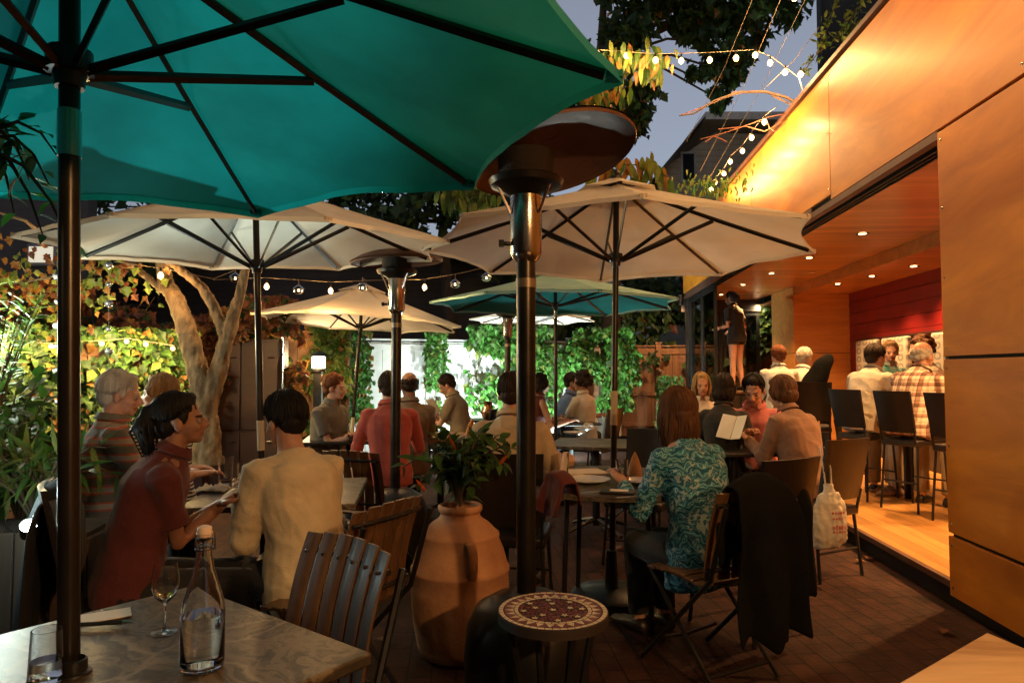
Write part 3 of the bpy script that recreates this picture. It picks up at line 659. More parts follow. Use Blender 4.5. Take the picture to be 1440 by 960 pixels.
# ---------------------------------------------------------------- fences
FW=wood('fence_boards',(.3,.15,.07),(.18,.085,.04),axis=2,scale=14,rough=.75,planks=None,bmp=.25,ratio=.07)
FWH=mat('white_painted_boards',(.46,.48,.46),(.36,.38,.36),rough=.7,scale=5,bmp=.1)
def fence(label,pts,h,m,board=.145,z0=.04,rails=(.35,1.05),cap=True,group=None,name='wooden_fence',posts=None,front=True):
    T=thing(name,label,'fence',(pts[0][0],pts[0][1],0),0,group); o=V((pts[0][0],pts[0][1],0)); b=MB(); r_=MB(); rng=random.Random(int(pts[0][0]*10))
    for (xa,ya),(xb,yb) in zip(pts[:-1],pts[1:]):
        A=V((xa,ya,0))-o; B=V((xb,yb,0))-o; d=B-A; L_=d.length; d.normalize(); an=math.atan2(d.y,d.x); n=V((d.y,-d.x,0))
        if n.y>0: n=-n
        k=int(L_/board)
        for i in range(k):
            c=A+d*(i+.5)*L_/k; hh=h+rng.uniform(-.006,.006); b.box((c.x,c.y,z0+hh/2),(L_/k-.006,.018,hh-z0),(rng.uniform(-.004,.004),0,an))
        for rz in rails:
            c=(A+B)/2+n*.028*(1 if front else -1); q_=MB(); q_.box((c.x,c.y,rz),(L_,.035,.085),(0,0,an)); q_.build('rail',m,T,bevel=.004)
        if cap:
            c=(A+B)/2+n*.01; r_.box((c.x,c.y,h+z0+.02),(L_,.09,.03),(0,0,an)); r_.box(((A+B)/2+n*.025).to_tuple()[:2]+(h-.06,),(L_,.02,.1),(0,0,an))
    b.build('boards',m,T,bevel=0); r_.build('top_cap',m,T,bevel=.004) if r_.v else None
    for (x,y) in(posts if posts else pts):
        q=MB(); q.box((x-o.x,y-o.y-.03,(h+.1)/2),(.11,.11,h+.1)); q.box((x-o.x,y-o.y-.03,h+.12),(.14,.14,.035)); q.build('post',m,T,bevel=.006)
    return T
xw=lambda px,Y:(px-720)/960*Y
fence('warm brown board fence with middle rail on the right of the green vine',[(xw(795,14),14),(xw(925,14),14),(xw(1062,13.6),13.6),(7.0,13.4)],1.83,FW,rails=(.92,.3))
fence('white painted board fence glowing under a floodlight behind the menu reader',[(xw(492,11),11.0),(xw(560,11.3),11.3),(xw(626,11.5),11.5),(xw(800,12.2),12.2)],1.83,FWH,board=.2,rails=(.3,),name='painted_fence',posts=[(xw(492,11),11.0),(xw(621,11.5),11.5),(xw(800,12.2),12.2)])
fence('vine covered fence glowing orange behind the post lantern',[(xw(383,9.3),9.3),(xw(486,9.6),9.6)],1.85,FW,rails=(.5,1.2))
fence('low brown side fence under the vine with fairy lights at the left',[(-6.4,4.3),(-4.9,5.7),(-3.4,7.1)],1.62,FW,rails=(.85,.3))
# brown cabinet
T=thing('storage_cabinet','tall dark brown storage cabinet with small chrome handles behind the tree','cabinet',(xw(335,7.6),7.7,0),R(3))
CABM=wood('cabinet_panel',(.055,.02,.013),(.03,.012,.009),axis=0,scale=5,rough=.65,coat=0,bmp=.05)
b=MB(); b.box((0,.2,.88),(.82,.4,1.7)); b.build('body',CABM,T,bevel=.005)
for x in(-.205,.205):
    for z,h in((1.2,.98),(.4,.56)):
        b=MB(); b.box((x,-.012,z),(.4,.022,h)); d=b.build('door',CABM,T,bevel=.004)
        b=MB(); s=1 if x<0 else 1
        b.tube([(x+.1,-.03,z+h*.32),(x+.1,-.045,z+h*.32),(x+.16,-.045,z+h*.32),(x+.16,-.03,z+h*.32)],.007,6); b.build('handle',M['steel'],d)
b=MB(); b.box((.425,.1,.88),(.03,.03,1.74)); b.build('edge_strip',M['steel'],T)
# ---------------------------------------------------------------- umbrellas
def umbrella(label,C,Rr,phi,tilt,foot,fab,top=None,rise=.35,drop=.05,ring=None,sleeve=None,base=True,pr=.019,vent=True):
    C=V(C); N_=V((tilt[0],tilt[1],1)).normalized(); a=V((0,1,0)).cross(N_).normalized(); b_=N_.cross(a)
    foot=V(foot); T=thing('patio_umbrella',label,'umbrella',foot,0,'patio umbrellas'); L=lambda p:V(p)-foot
    tips=[C+(a*math.cos(phi+k*PI/4)+b_*math.sin(phi+k*PI/4))*Rr for k in range(8)]
    apex=C+N_*(rise*Rr); run=C-N_*drop
    def surf(k,u,v,off=0): # u 0..1 apex->rim, v 0..1 between tips
        p0,p1=tips[k],tips[(k+1)%8]
        q=p0*(1-v)+p1*v; w=4*v*(1-v)
        q=q+(C-q)*(.055*w)+N_*(.012*w)
        p=apex+(q-apex)*u
        p=p+N_*(-.035*w*u*(1-u)*2 - .03*Rr*math.sin(PI*u)*.3+off+w*u*.016*noise.noise(V((p.x*3.5,p.y*3.5,k)))+w*.007*noise.noise(V((v*9,u*2.5,k*3.7))))
        return L(p)
    m=MB(); nu,nv=14,12; u0=.13
    lay=((.004,1 if top else 0),(-.0,0)) if top else ((.0,0),)
    for off,mi in lay:
        for k in range(8):
            m.grid([[surf(k,u0+(1-u0)*i/nu,j/nv,off) for j in range(nv+1)] for i in range(nu+1)],mi)
    # hem band hanging at the rim
    for k in range(8):
        m.grid([[surf(k,1,j/nv)+N_*(0 if i==0 else -.022)+ (0*N_) for j in range(nv+1)] for i in range(2)],1 if top else 0)
    m.build('canopy',[fab,top] if top else fab,T,smooth=30)
    if vent:
        m=MB()
        for k in range(8):
            rows=[]
            for i in range(5):
                u=i/4*.24; rows.append([surf(k,max(u,.004),j/6,.028+.008*math.sin(j/6*PI)) for j in range(7)])
            m.grid(rows)
        m.build('vent_cap',top or fab,T,smooth=30)
    m=MB(); d=(run-foot); 
    pts=[V((0,0,0)),L(run),L(apex)+N_*.02]; m.tube(pts,pr,14); m.build('pole',M['bronze'],T)
    if ring:
        m=MB(); e=L(foot+(run-foot)*ring[0]); f=L(foot+(run-foot)*ring[1]); m.tube([e,f],pr+.0025,14); m.build('pole_sleeve',ring[2],T)
    m=MB(); m.tube([L(run)-N_*.05,L(run)-N_*.02,L(run)-N_*.018,L(run)+N_*.03],[pr+.008,pr+.012,pr+.026,pr+.024],14); m.build('runner_hub',M['strut'],T)
    m=MB(); m.tube([L(apex)-N_*.03,L(apex)+N_*.03],[pr+.02,pr+.022],12); m.sph(L(apex)+N_*.06,.022,10); m.build('finial',M['strut'],T)
    for k in range(8):
        t=L(tips[k]); A=L(apex); m=MB(); rr=.012 if Rr<1.25 else .013
        pl=[A+(t-A)*u-N_*(.014+.03*Rr*math.sin(PI*u)*.3) for u in(.02,.25,.5,.75,.965)]
        m.tube(pl,rr,4,flat=(.75,1.1)); r_=m.build('rib',M['strut'],T,smooth=False)
        m=MB(); j=A+(t-A)*.49-N_*(.026+.01*Rr); m.tube([L(run)+(t-A)*.03+N_*.0,j],.0105,4,flat=(.7,1.2)); m.build('strut',M['strut'],r_,smooth=False)
        m=MB(); e=A+(t-A)*.965-N_*.014; m.box(((e+t)/2+ -N_*.004).to_tuple(),(.035,.035,.016),(0,0,phi+k*PI/4)); m.build('tip_pocket',fab,r_)
    if base:
        m=MB(); m.lathe([(.24,0),(.24,.05),(.22,.065),(.04,.08),(.03,.3),(.024,.3)],(0,0,0),28); m.build('base',M['black'],T)
    return T
U1=umbrella('huge teal umbrella overhead in the near left corner, pole through marble table',(-.945,1.431,1.971),1.19,.033,(-.027,.001),(-.86,1.385,0),M['teal'],ring=(.9,.95,M['steel']),pr=.0205,drop=-.035)
umbrella('cream umbrella at left centre, over the woman in maroon and the cream blazer',(-1.549,4.11,2.101),1.206,-.164,(-.019,-.05),(-1.5,4.2,0),M['cream'],drop=.1,ring=(.44,.53,M['cream']))
umbrella('broad peach lit umbrella right of the near heater, over the round table',(.651,4.247,2.121),1.226,-.836,(.016,.022),(.59,4.1,0),M['cream'],drop=.06,ring=(.5,.6,M['cream']))
umbrella('small cream umbrella in the distance with bulbs hanging over its top',(-1.682,7.568,1.9),1.169,-.233,(.05,.017),(-1.81,7.55,0),M['cream'],rise=.36,drop=.04,ring=(.36,.46,M['cream']))
umbrella('teal umbrella with pale top coloured as if bulb lit, far side behind the peach umbrella',(.462,7.251,2.068),1.341,-.551,(.003,.005),(.462,7.23,0),M['teal'],top=M['tealtop'],rise=.27,drop=.0,ring=(.93,.97,M['steel']))
c6=at(748,452,11.2)
umbrella('far white umbrella mostly hidden under the rim of the teal one',(c6.x,10.6,2.17),1.0,.2,(0,0),(c6.x-.1,10.6,0),M['cream'],rise=.22,drop=.04)
# ---------------------------------------------------------------- patio heaters
def heater(label,x,y,k=1.0,tilt=(0,0),dz=0,dome_off=(0,0)):
    T=thing('patio_heater',label,'patio heater',(x,y,0),0,'mushroom patio heaters')
    m=MB(); m.lathe([(.235,0),(.235,.3),(.225,.4),(.19,.47),(.12,.51),(.045,.525)],n=36); m.build('base',M['black'],T)
    m=MB(); m.lathe([(.037,.5),(.037,1.81)],n=20); m.build('pole',M['bronze'],T)
    m=MB(); m.lathe([(.0395,1.675),(.0395,1.71)],n=20,cap0=False,cap1=False); m.build('label_band',mat('band',(.3,.24,.18),(.2,.16,.12),rough=.4,metal=.5),T)
    m=MB(); m.lathe([(.04,1.775),(.052,1.79),(.061,1.81),(.061,2.035)],n=28); s=m.build('burner_housing',M['steel'],T)
    m=MB(); 
    for i in range(14):
        for j in range(26):
            a=2*PI*(j+.5*(i%2))/26
            if math.sin(a)<.2: m.sph((.0612*math.cos(a),.0612*math.sin(a),1.9+i*.009),.0022,4)
    m.build('vent_holes',M['black'],s)
    m=MB(); m.tube([(-.062,-.01,1.845),(-.085,-.014,1.845)],.009,8); m.box((-.095,-.015,1.845),(.02,.024,.026)); m.build('control_knob',M['black'],T,bevel=.002)
    m=MB(); m.lathe([(.063,2.03),(.085,2.045),(.138,2.07),(.146,2.092),(.141,2.097),(.128,2.085)],n=36,cap1=False); m.build('emitter_ring',M['bronze'],T)
    m=MB(); m.lathe([(.108,2.06),(.108,2.2)],n=30); m.build('emitter_screen',mat('emitter',(.03,.022,.018),rough=.6,metal=.4,bmp=.6,bscale=250),T)
    for a in(R(80),R(200),R(320)):
        m=MB(); m.tube([(.064*math.cos(a),.064*math.sin(a),1.96),(.128*math.cos(a),.128*math.sin(a),2.09)],.006,5); m.build('bracket',M['steel'],T)
    m=MB(); RM=Euler((R(tilt[0]),R(tilt[1]),0)).to_matrix()
    m.lathe([(.33,-.012),(.335,-.004),(.33,.004),(.26,.04),(.15,.075),(.05,.092),(.05,.098),(.15,.081),(.262,.046),(.336,.006)],(dome_off[0],dome_off[1],2.19+dz),48,M=RM,cap0=False,cap1=False)
    m.lathe([(.0,.096),(.05,.095)],(dome_off[0],dome_off[1],2.19+dz),24,M=RM,cap0=False,cap1=False)
    m.build('reflector_dome',M['dome'],T,smooth=50); return T
heater('near patio heater with tilted copper toned reflector in the centre foreground',.054,2.62,tilt=(-9,-12),dome_off=(.1,0),dz=.0)
heater('second patio heater, in front of the person in the red shirt',-.84,4.95,tilt=(2,-3),dz=-.03)
heater('farthest patio heater against the green vine',-.055,8.6,dz=-.02)
# ---------------------------------------------------------------- string lights
BULB=emit('warm_bulb',(1,.66,.3),3.2); WIRE=mat('wire',(.25,.2,.14),(.18,.14,.1),rough=.6)
LIGHTS=[]
def bulb(root,p,size=.022,glow=True,mm=BULB):
    m=MB(); m.tube([p+V((0,0,.035)),p+V((0,0,.0))],[.008,.009],8); s=m.build('socket',M['black'],root)
    m=MB(); m.lathe([(.006,.0),(size*.7,-.012),(size,-.03),(size*.8,-.048),(size*.3,-.058)],p,16); m.build('bulb',mm if glow else M['glass'],s)
def wirecurve(pts,r=.0035):
    m=MB(); m.tube(pts,r,5); return m
T=thing('string_light','string of glowing bulbs arching from the left to the plywood roof corner','string light'); 
P1=[(868,74),(881,80),(922,86),(958,86),(998,85),(1036,80),(1062,77),(1083,88),(1104,101),(1127,103),(1132,140)]
pts=[]
for i,(px,py) in enumerate([(700,60),(790,66),(868,72),(922,76),(998,74),(1060,70),(1085,80),(1106,96),(1124,110),(1131,140)]):
    pts.append(at(px,py,6.35))
wirecurve(pts).build('wire',WIRE,T)
for px,py in((840,74),(881,77),(922,83),(958,84),(998,83),(1035,80),(1062,76),(1083,87),(1104,100),(1126,103),(1131,139)):
    p=at(px,py,6.33); bulb(T,p+V((0,0,.02)),.027); LIGHTS.append((p,1.0))
T=thing('string_light','string of bulbs running away along the top of the plywood fascia','string light')
bp=[(1075,170),(1057,192),(1044,211),(1027,226),(1018,243),(1006,255),(1000,265)]
w=[]
for i,(px,py) in enumerate(bp):
    Y=6.6+i*.42; p=at(px,py,Y); w.append(p+V((0,0,.05))); bulb(T,p+V((0,0,.02)),.027); LIGHTS.append((p,1.0))
wirecurve([at(1092,150,6.2)]+w).build('wire',WIRE,T)
# strings continuing towards the camera above the frame, along the roof edge
T=thing('string_light','string of bulbs along the roof edge overhead, nearest the camera','string light'); w=[]
for i in range(7):
    Y=4.15-i*.75; p=V((1.75+.08*(Y-4),Y,3.72+.03*(i%2))); w.append(p+V((0,0,.04))); bulb(T,p,.026); LIGHTS.append((p,1.45))
wirecurve(w).build('wire',WIRE,T)
T=thing('string_light','string of bulbs and glass pendants across the middle over the far cream umbrella','string light')
mid=[(300,398,6.0),(375,395,6.3),(420,398,6.3),(465,401,6.4),(510,399,6.4),(597,397,6.5),(640,390,6.5),(684,380,6.6)]
pts=[at(*q)+V((0,0,.03)) for q in mid]; wirecurve(pts,.003).build('wire',WIRE,T)
for px,py,Y in((375,402,6.3),(465,408,6.4),(597,403,6.5)):
    p=at(px,py,Y); bulb(T,p+V((0,0,.025)),.024); LIGHTS.append((p,.9))
SMALL=emit('pendant_flame',(1,.75,.5),5)
for px,py,Y in((420,400,6.3),(510,397,6.4),(640,392,6.5),(684,383,6.6),(331,383,6.1)):
    p=at(px,py,Y); m=MB(); m.tube([p+V((0,0,.05)),p],.003,5); m.lathe([(.004,.0),(.014,-.006),(.05,-.035),(.052,-.045),(.03,-.048)],p,14); s=m.build('pendant_shade',M['steel'],T)
    m=MB(); m.lathe([(.048,-.046),(.046,-.07),(.02,-.088)],p,14); m.build('glass_cup',M['glass'],s); m=MB(); m.sph(p+V((0,0,-.062)),.014,8); m.build('flame',SMALL,s)
T=thing('string_light','single bulb string tied round the limbs of the forked tree','string light')
p=at(226,382,5.6); bulb(T,p,.024); LIGHTS.append((p,.9)); wirecurve([at(160,368,5.5),p+V((0,0,.03)),at(300,392,5.9),at(330,380,6)],.003).build('wire',WIRE,T)
# pergola wires
for i,(q,lab) in enumerate((((1062,-10,6.0,965,200,8.5),'thin bare wire climbing from the peach umbrella, leftmost of the sky wires'),((1100,-6,6.0,985,240,8.8),'thin bare wire second from left among the sky wires'),((1132,0,6.0,998,250,9),'thin bare wire third from left among the sky wires'),((1152,38,6.0,1075,125,6.4),'short wire beside the dark tall building in the sky'))):
    m=wirecurve([at(q[0],q[1],q[2]),at((q[0]+q[3])/2+4,(q[1]+q[4])/2+3,(q[2]+q[5])/2),at(q[3],q[4],q[5])],.0028); o=m.build('sky_wire',WIRE); tag(o,lab,'wire','thin wires crossing the sky')
for i,(q,lab) in enumerate((((400,165,3.5,622,420,6.6),'fine guy wire left of the far heater dome'),((590,270,4.2,606,420,6.5),'fine guy wire beside the second heater dome'))):
    pass
# curved pergola arm
m=MB(); A=[(955,163),(975,160),(1005,142),(1040,130),(1075,129),(1105,137),(1130,150)]
m.tube([at(px,py,6.6) for px,py in A],[.006,.009,.012,.014,.014,.014,.016],8); m.tube([at(1085,134,6.6),at(1112,147,6.6),at(1124,154,6.6)],.009,6)
o=m.build('curved_arm',mat('rusty_arm',(.09,.05,.035),(.05,.03,.02),rough=.6)); tag(o,'curved brown metal arm reaching from the roof edge below the bulbs','pergola arm')
# post lantern
p=at(448,509,8.6); T=thing('post_lantern','lit lantern on a short post against the vine covered fence','lantern',(p.x,p.y,0))
m=MB(); m.box((0,0,(p.z-.12)/2),(.1,.1,p.z-.12)); m.build('post',M['bronze'],T,bevel=.004)
m=MB(); m.lathe([(.075,p.z-.075),(.08,p.z-.07),(.08,p.z+.06),(.075,p.z+.065)],n=20); m.build('lamp_glass',emit('lantern_glow',(1,.85,.6),22),T)
m=MB(); m.lathe([(.11,p.z+.07),(.1,p.z+.085),(.02,p.z+.13)],n=20); m.lathe([(.09,p.z-.12),(.09,p.z-.08)],n=20); m.build('lamp_cap',M['bronze'],T)
LANT=V((p.x,p.y-.2,p.z))
MERC=mat('mercury_glass',(.75,.75,.72),(.5,.5,.5),rough=.1,metal=.75,rv=.06,scale=20)
# hanging glass globe strands
for lab,px,Y,ys,top in(('strand of clear glass globes hanging nearest the left shrub',81,4.6,(388,424,458,487,522,566),300),('strand of clear glass globes hanging just right of the near pole',153,5.0,(373,400,427,463,494,522),300)):
    T=thing('glass_globe_strand',lab,'hanging globes',at(px,ys[0],Y),0,'hanging glass globe strands'); o=V(T.location)
    m=MB(); m.tube([at(px,top,Y)-o,at(px,ys[-1]+6,Y)-o],.0016,4); m.build('cord',WIRE,T)
    for i,y in enumerate(ys):
        r_=.029 if i%2==0 else .021; p=at(px,y,Y)-o; m=MB(); m.sph(p,(r_,r_,r_*.85),14); m.build('globe',MERC,T); m=MB(); m.lathe([(r_*.5,r_*.75),(r_*.35,r_*.95)],p,10); m.build('globe_cap',M['steel'],T)
# ---------------------------------------------------------------- tables and chairs
def marblemat(name,c,c2,c3):
    m,nt,b=newmat(name); N=nt.nodes;L=nt.links; v=coords(nt,rnd=True)
    n1=N.new('ShaderNodeTexNoise'); n1.inputs['Scale'].default_value=3; n1.inputs['Detail'].default_value=6; L.new(v,n1.inputs['Vector'])
    mx=N.new('ShaderNodeMixRGB'); mx.inputs[0].default_value=.35; L.new(v,mx.inputs[1]); L.new(n1.outputs['Color'],mx.inputs[2])
    mp_=N.new('ShaderNodeMapping'); mp_.inputs['Scale'].default_value=(.35,1.5,1); L.new(mx.outputs[0],mp_.inputs['Vector']); w=noisetex(nt,mp_.outputs[0],9,10,.72,1.2); c_=ramp(nt,w,[(.3,c3),(.45,c2),(.52,c),(.6,c2),(.7,c3)])
    v2=N.new('ShaderNodeTexVoronoi'); v2.feature='DISTANCE_TO_EDGE'; v2.inputs['Scale'].default_value=4; L.new(mx.outputs[0],v2.inputs['Vector']); cr=ramp(nt,v2.outputs['Distance'],[(0,(1,1,1)),(.03,(0,0,0))])
    m2=N.new('ShaderNodeMixRGB'); L.new(cr,m2.inputs[0]); L.new(c_,m2.inputs[1]); m2.inputs[2].default_value=(.26,.225,.17,1)
    m3=N.new('ShaderNodeMixRGB'); m3.inputs[0].default_value=.75; L.new(c_,m3.inputs[1]); L.new(m2.outputs[0],m3.inputs[2])
    L.new(m3.outputs[0],b.inputs['Base Color']); b.inputs['Roughness'].default_value=.24
    f=noisetex(nt,v,5,5); mr=N.new('ShaderNodeMapRange'); mr.inputs['To Min'].default_value=.2; mr.inputs['To Max'].default_value=.5; b.inputs['Specular IOR Level'].default_value=.28; L.new(f,mr.inputs[0]); L.new(mr.outputs[0],b.inputs['Roughness']); return m
M['marble']=marblemat('brown_marble',(.17,.14,.1),(.06,.049,.036),(.02,.017,.013))
M['marble2']=marblemat('grey_marble',(.13,.11,.085),(.06,.05,.04),(.03,.025,.02))
M['tablewood']=wood('table_wood',(.5,.33,.17),(.33,.19,.09),axis=0,scale=10,rough=.4,coat=.3)
def sqtable(label,x,y,rz,w,d,m,h=.75,cat='table',edge=.028,group=None,name='square_table',hole=False):
    T=thing(name,label,cat,(x,y,0),rz,group)
    b=MB(); b.box((0,0,h-edge/2),(w,d,edge)); b.build('tabletop',m,T,bevel=.006)
    b=MB(); b.tube([(0,0,.05),(0,0,h-edge-.02)],.032,12); b.build('pedestal',M['black'],T)
    for k in range(4):
        a=PI/4+k*PI/2; b=MB(); b.tube([(0.03*math.cos(a),.03*math.sin(a),.1),(.2*math.cos(a),.2*math.sin(a),.06),(.33*math.cos(a),.33*math.sin(a),.012)],[.02,.018,.014],6); b.build('foot',M['black'],T)
    b=MB(); b.box((0,0,h-edge-.012),(w*.6,.04,.016)); b.box((0,0,h-edge-.012),(.04,d*.6,.0165)); b.build('top_bracket',M['black'],T)
    return T
tx,ty=-.83,1.43; trz=math.atan2(-.46,.6)
T1=sqtable('near square brown marble table with bottle and glasses, bottom left corner','0' and tx,ty,trz,.76,.75,M['marble'])
b=MB(); 
b.lathe([(.034,.752),(.033,.756),(.026,.758),(.026,.78),(.0215,.782)],(-.03+.0,-.015,0),24,cap0=False,cap1=False)
g_=b.build('pole_collar',M['black'],T1); g_.location=T1.matrix_world.inverted()@V((0,0,0)); 
bpy.context.view_layer.update(); q=T1.matrix_world.inverted()@V((-.875,1.388,0)); g_.location=(q.x+.03,q.y+.015,0)
sqtable('square marble table between the woman in maroon and the cream blazer',-1.16,3.5,R(8),.78,.8,M['marble2'])
def roundtable(label,x,y,r,m,h=.75,legs=True):
    T=thing('round_table',label,'table',(x,y,0)); b=MB(); b.lathe([(r-.012,h-.03),(r,h-.025),(r,h-.006),(r-.006,h)],n=56); b.build('tabletop',m,T)
    for k in range(4):
        a=R(30)+k*PI/2; b=MB(); b.tube([(.33*math.cos(a),.33*math.sin(a),.0),(.3*math.cos(a),.3*math.sin(a),h-.03)],.014,8); b.build('leg',M['black'],T)
    b=MB(); b.lathe([(.3,h-.07),(.31,h-.07),(.31,h-.035),(.3,h-.035)],n=32,cap0=False,cap1=False); b.build('apron_ring',M['black'],T); return T
roundtable('round stone table set with plates, under the peach umbrella',.56,3.88,.56,M['marble2'])
sqtable('dark square table with wine glasses beside the red haired woman',-1.5,6.35,R(10),.8,.8,M['dkleather'])
sqtable('pale wooden table carrying two metal pitchers beyond the second heater',-.68,6.55,R(-6),.75,.75,M['tablewood'],edge=.045)
sqtable('small table in front of the man reading a menu',-1.0,8.9,R(4),.7,.7,M['marble2'])
sqtable('dark bench table with a copper pitcher beside the far heater',-.33,8.85,R(0),.75,.5,M['dkleather'])
sqtable('far table of plates and drinks before the woman with curly hair',.62,8.4,R(12),.75,.75,M['dkleather'])
sqtable('dim empty table with two plates in front of the curly haired woman',.72,5.9,R(-14),.75,.75,M['marble2'])
sqtable('small dark table between pink shirt and brown jacket diners',1.72,5.35,R(5),.55,.5,M['dkleather'])
sqtable('table before the smiling blond woman',1.62,6.5,R(8),.65,.65,M['dkleather'])
# plywood counter corner bottom right
T=thing('wooden_counter','pale wood grained tabletop corner in the bottom right corner','table',(1.12,1.55,0),0)
PW=wood('pale_ply',(.76,.53,.3),(.26,.12,.04),axis=0,scale=6.5,rough=.5,coat=.1,ratio=.16,bmp=.03)
c0=atz(1388,888,.75); c1=atz(1262,960,.75); c2=atz(1440,910,.75); loc=V((c0.x,c0.y,0)); T.location=loc
e1=(c1-c0); e1.z=0; e1.normalize(); e2=(c2-c0); e2.z=0; e2.normalize(); 
top=[V((0,0,0)),e2*.8,e2*.8+e1*.9,e1*.9]
b=MB(); b.add([p+V((0,0,.75)) for p in top]+[p+V((0,0,.722)) for p in top],[(0,3,2,1),(4,5,6,7),(0,1,5,4),(1,2,6,5),(2,3,7,6),(3,0,4,7)]); b.build('tabletop',PW,T,bevel=.004)
cen=(top[0]+top[2])/2
for p in top:
    q=p+(cen-p)*.16; b=MB(); b.box((q.x,q.y,.36),(.05,.05,.72)); b.build('leg',M['black'],T,bevel=.003)
# ---- slat bistro chair (sitter faces +y, back at -y)
def slatchair(label,x,y,yaw,group='wooden slat bistro chairs'):
    T=thing('slat_chair',label,'chair',(x,y,0),R(yaw),group)
    b=MB(); n=6
    for i in range(n):
        u=(i-(n-1)/2)/((n-1)/2); px=u*.175; cy=-.2-.018*(1-u*u); top=.86-.012*u*u
        rows=[]
        for j in range(7):
            t=j/6; z=.47+(top-.47)*t; yy=cy-.07*t*t-.02*t; an=-u*.19
            wd=.0312
            rows.append((V((px+u*.004*t,yy,z)),V((math.cos(an)*wd,-math.sin(an)*wd*-1*-1,0)),V((0,.006,.001))))
        b.rings(rows,8,e=5)
    b.build('backrest',M['slat'],T,smooth=50)
    rv=MB()
    for i in range(n):
        u=(i-(n-1)/2)/((n-1)/2)
        for t in(.84,.12): 
            z=.47+.39*t; yy=-.2-.018*(1-u*u)-.07*t*t-.02*t
            rv.sph((u*.175+u*.004*t,yy+.0075,z),(.007,.004,.007),8); rv.sph((u*.175+u*.004*t,yy-.0075,z),(.007,.004,.007),8)
    rv.build('rivets',M['steel'],T)
    b=MB()
    for t in(.84,.12):
        z=.47+.39*t; pl=[]
        for i in range(9):
            u=-1+i/4; pl.append((u*.205,-.2-.018*(1-u*u)-.07*t*t-.02*t-.014,z))
        b=MB(); b.tube(pl,.009,6); b.build('back_rail',M['black'],T)
    pass
    b=MB()
    for i in range(6): b.box((0,-.15+i*.062,.455-.006*abs(i-2.5)),(.4,.054,.014))
    b.build('seat',M['slatx'],T,bevel=.003)
    for s in(-1,1):
        b=MB(); b.tube([(s*.205,-.33,.80),(s*.205,-.235,.48),(s*.205,.22,.01)],.011,6); b.build('leg',M['black'],T)
        b=MB(); b.tube([(s*.185,.19,.445),(s*.185,-.24,.01)],.011,6); b.build('leg',M['black'],T)
    b=MB(); b.tube([(-.19,.14,.12),(0,.15,.1),(.19,.14,.12)],.008,6); b.build('stretcher',M['black'],T); b=MB(); b.tube([(-.19,-.19,.06),(.19,-.19,.06)],.008,6); b.build('stretcher',M['black'],T); return T
def solidchair(label,x,y,yaw,seat=.46,z0=0,group='dark leather chairs',backh=.46,w=.42):
    T=thing('dark_chair',label,'chair',(x,y,z0),R(yaw),group)
    b=MB(); b.box((0,0,seat-.03),(w,.42,.06)); b.build('seat',M['dkleather'],T,bevel=.015)
    rows=[]
    for j in range(6):
        t=j/5; z=seat+.06+(backh-.06)*t; rows.append([V((u*w*.5*(.94+.06*t),-.2-.08*t-.03*(1-u*u),z)) for u in(-1,-.66,-.33,0,.33,.66,1)])
    back=[[p+V((0,-.022,0)) for p in r] for r in rows]
    b=MB(); 
    ring=[]
    for r,q in zip(rows,back): ring.append(r+q[::-1])
    b.grid(ring,closed=True); n=len(ring[0]); h=n//2
    for r in(0,len(ring)-1):
        o=r*n
        b.add(ring[r],[(i,i+1,n-2-i,n-1-i) for i in range(h-1)])
    b.build('backrest',M['dkleather'],T,smooth=50)
    for sx in(-1,1):
        for sy in(-1,1):
            b=MB(); b.tube([(sx*w*.45,sy*.18,seat-.05),(sx*w*.5,sy*.22,0)],.011,6); b.build('leg',M['black'],T)
        b=MB(); b.tube([(sx*w*.45,-.2,seat-.04),(sx*w*.46,-.235,seat+.12)],.01,6); b.build('back_post',M['black'],T)
    zz=.18 if seat<.5 else .25
    for yy in(.2,-.2): b=MB(); b.tube([(-w*.48,yy,zz),(w*.48,yy,zz)],.008,6); b.build('stretcher',M['black'],T)
    b=MB(); return T
slatchair('brown slat chair with bright rivets pushed to the near marble table',-.68,1.84,138)
slatchair('dark slat chair supporting the person in the cream blazer',-.72,2.78,62)
slatchair('light striped slat chair beside the person in the red shirt',-.93,4.62,-20)
slatchair('brown slat chair facing the dim table, back to the board fence',1.02,6.05,80)
slatchair('black folding slat chair under the woman in the paisley blouse',.9,3.2,28)
solidchair('black sling chair under the grey haired man in the striped polo',-2.12,3.5,-58)
solidchair('chair of the woman in maroon, jacket over its back',-1.54,2.82,-62)
solidchair('black chair of the woman in the brown jacket, white bag hung from it',2.05,4.72,28)
solidchair('dark chair of the person in the beige shirt behind the near heater',.0,3.95,-8)
solidchair('black chair at the round table, empty between the table and the far diners',.93,4.95,150)
solidchair('tall leather chair of the man in the pale shirt in the dining room',3.43,6.66,-64,seat=.62,z0=.15,w=.34,backh=.42)
solidchair('tall leather chair of the man in the plaid shirt in the dining room',3.57,6.1,-64,seat=.62,z0=.15,w=.34,backh=.42)
solidchair('tall leather chair cut off by the near plywood panel',3.69,5.55,-64,seat=.62,z0=.15,w=.34,backh=.42)
solidchair('tall leather chair behind the auburn haired diner at the back of the room',3.28,8.1,-15,seat=.64,z0=.15)
solidchair('chair of the woman in the white top by the green vine',1.0,8.35,55)
solidchair('chair under the reader in the khaki shirt',-.5,8.25,80)
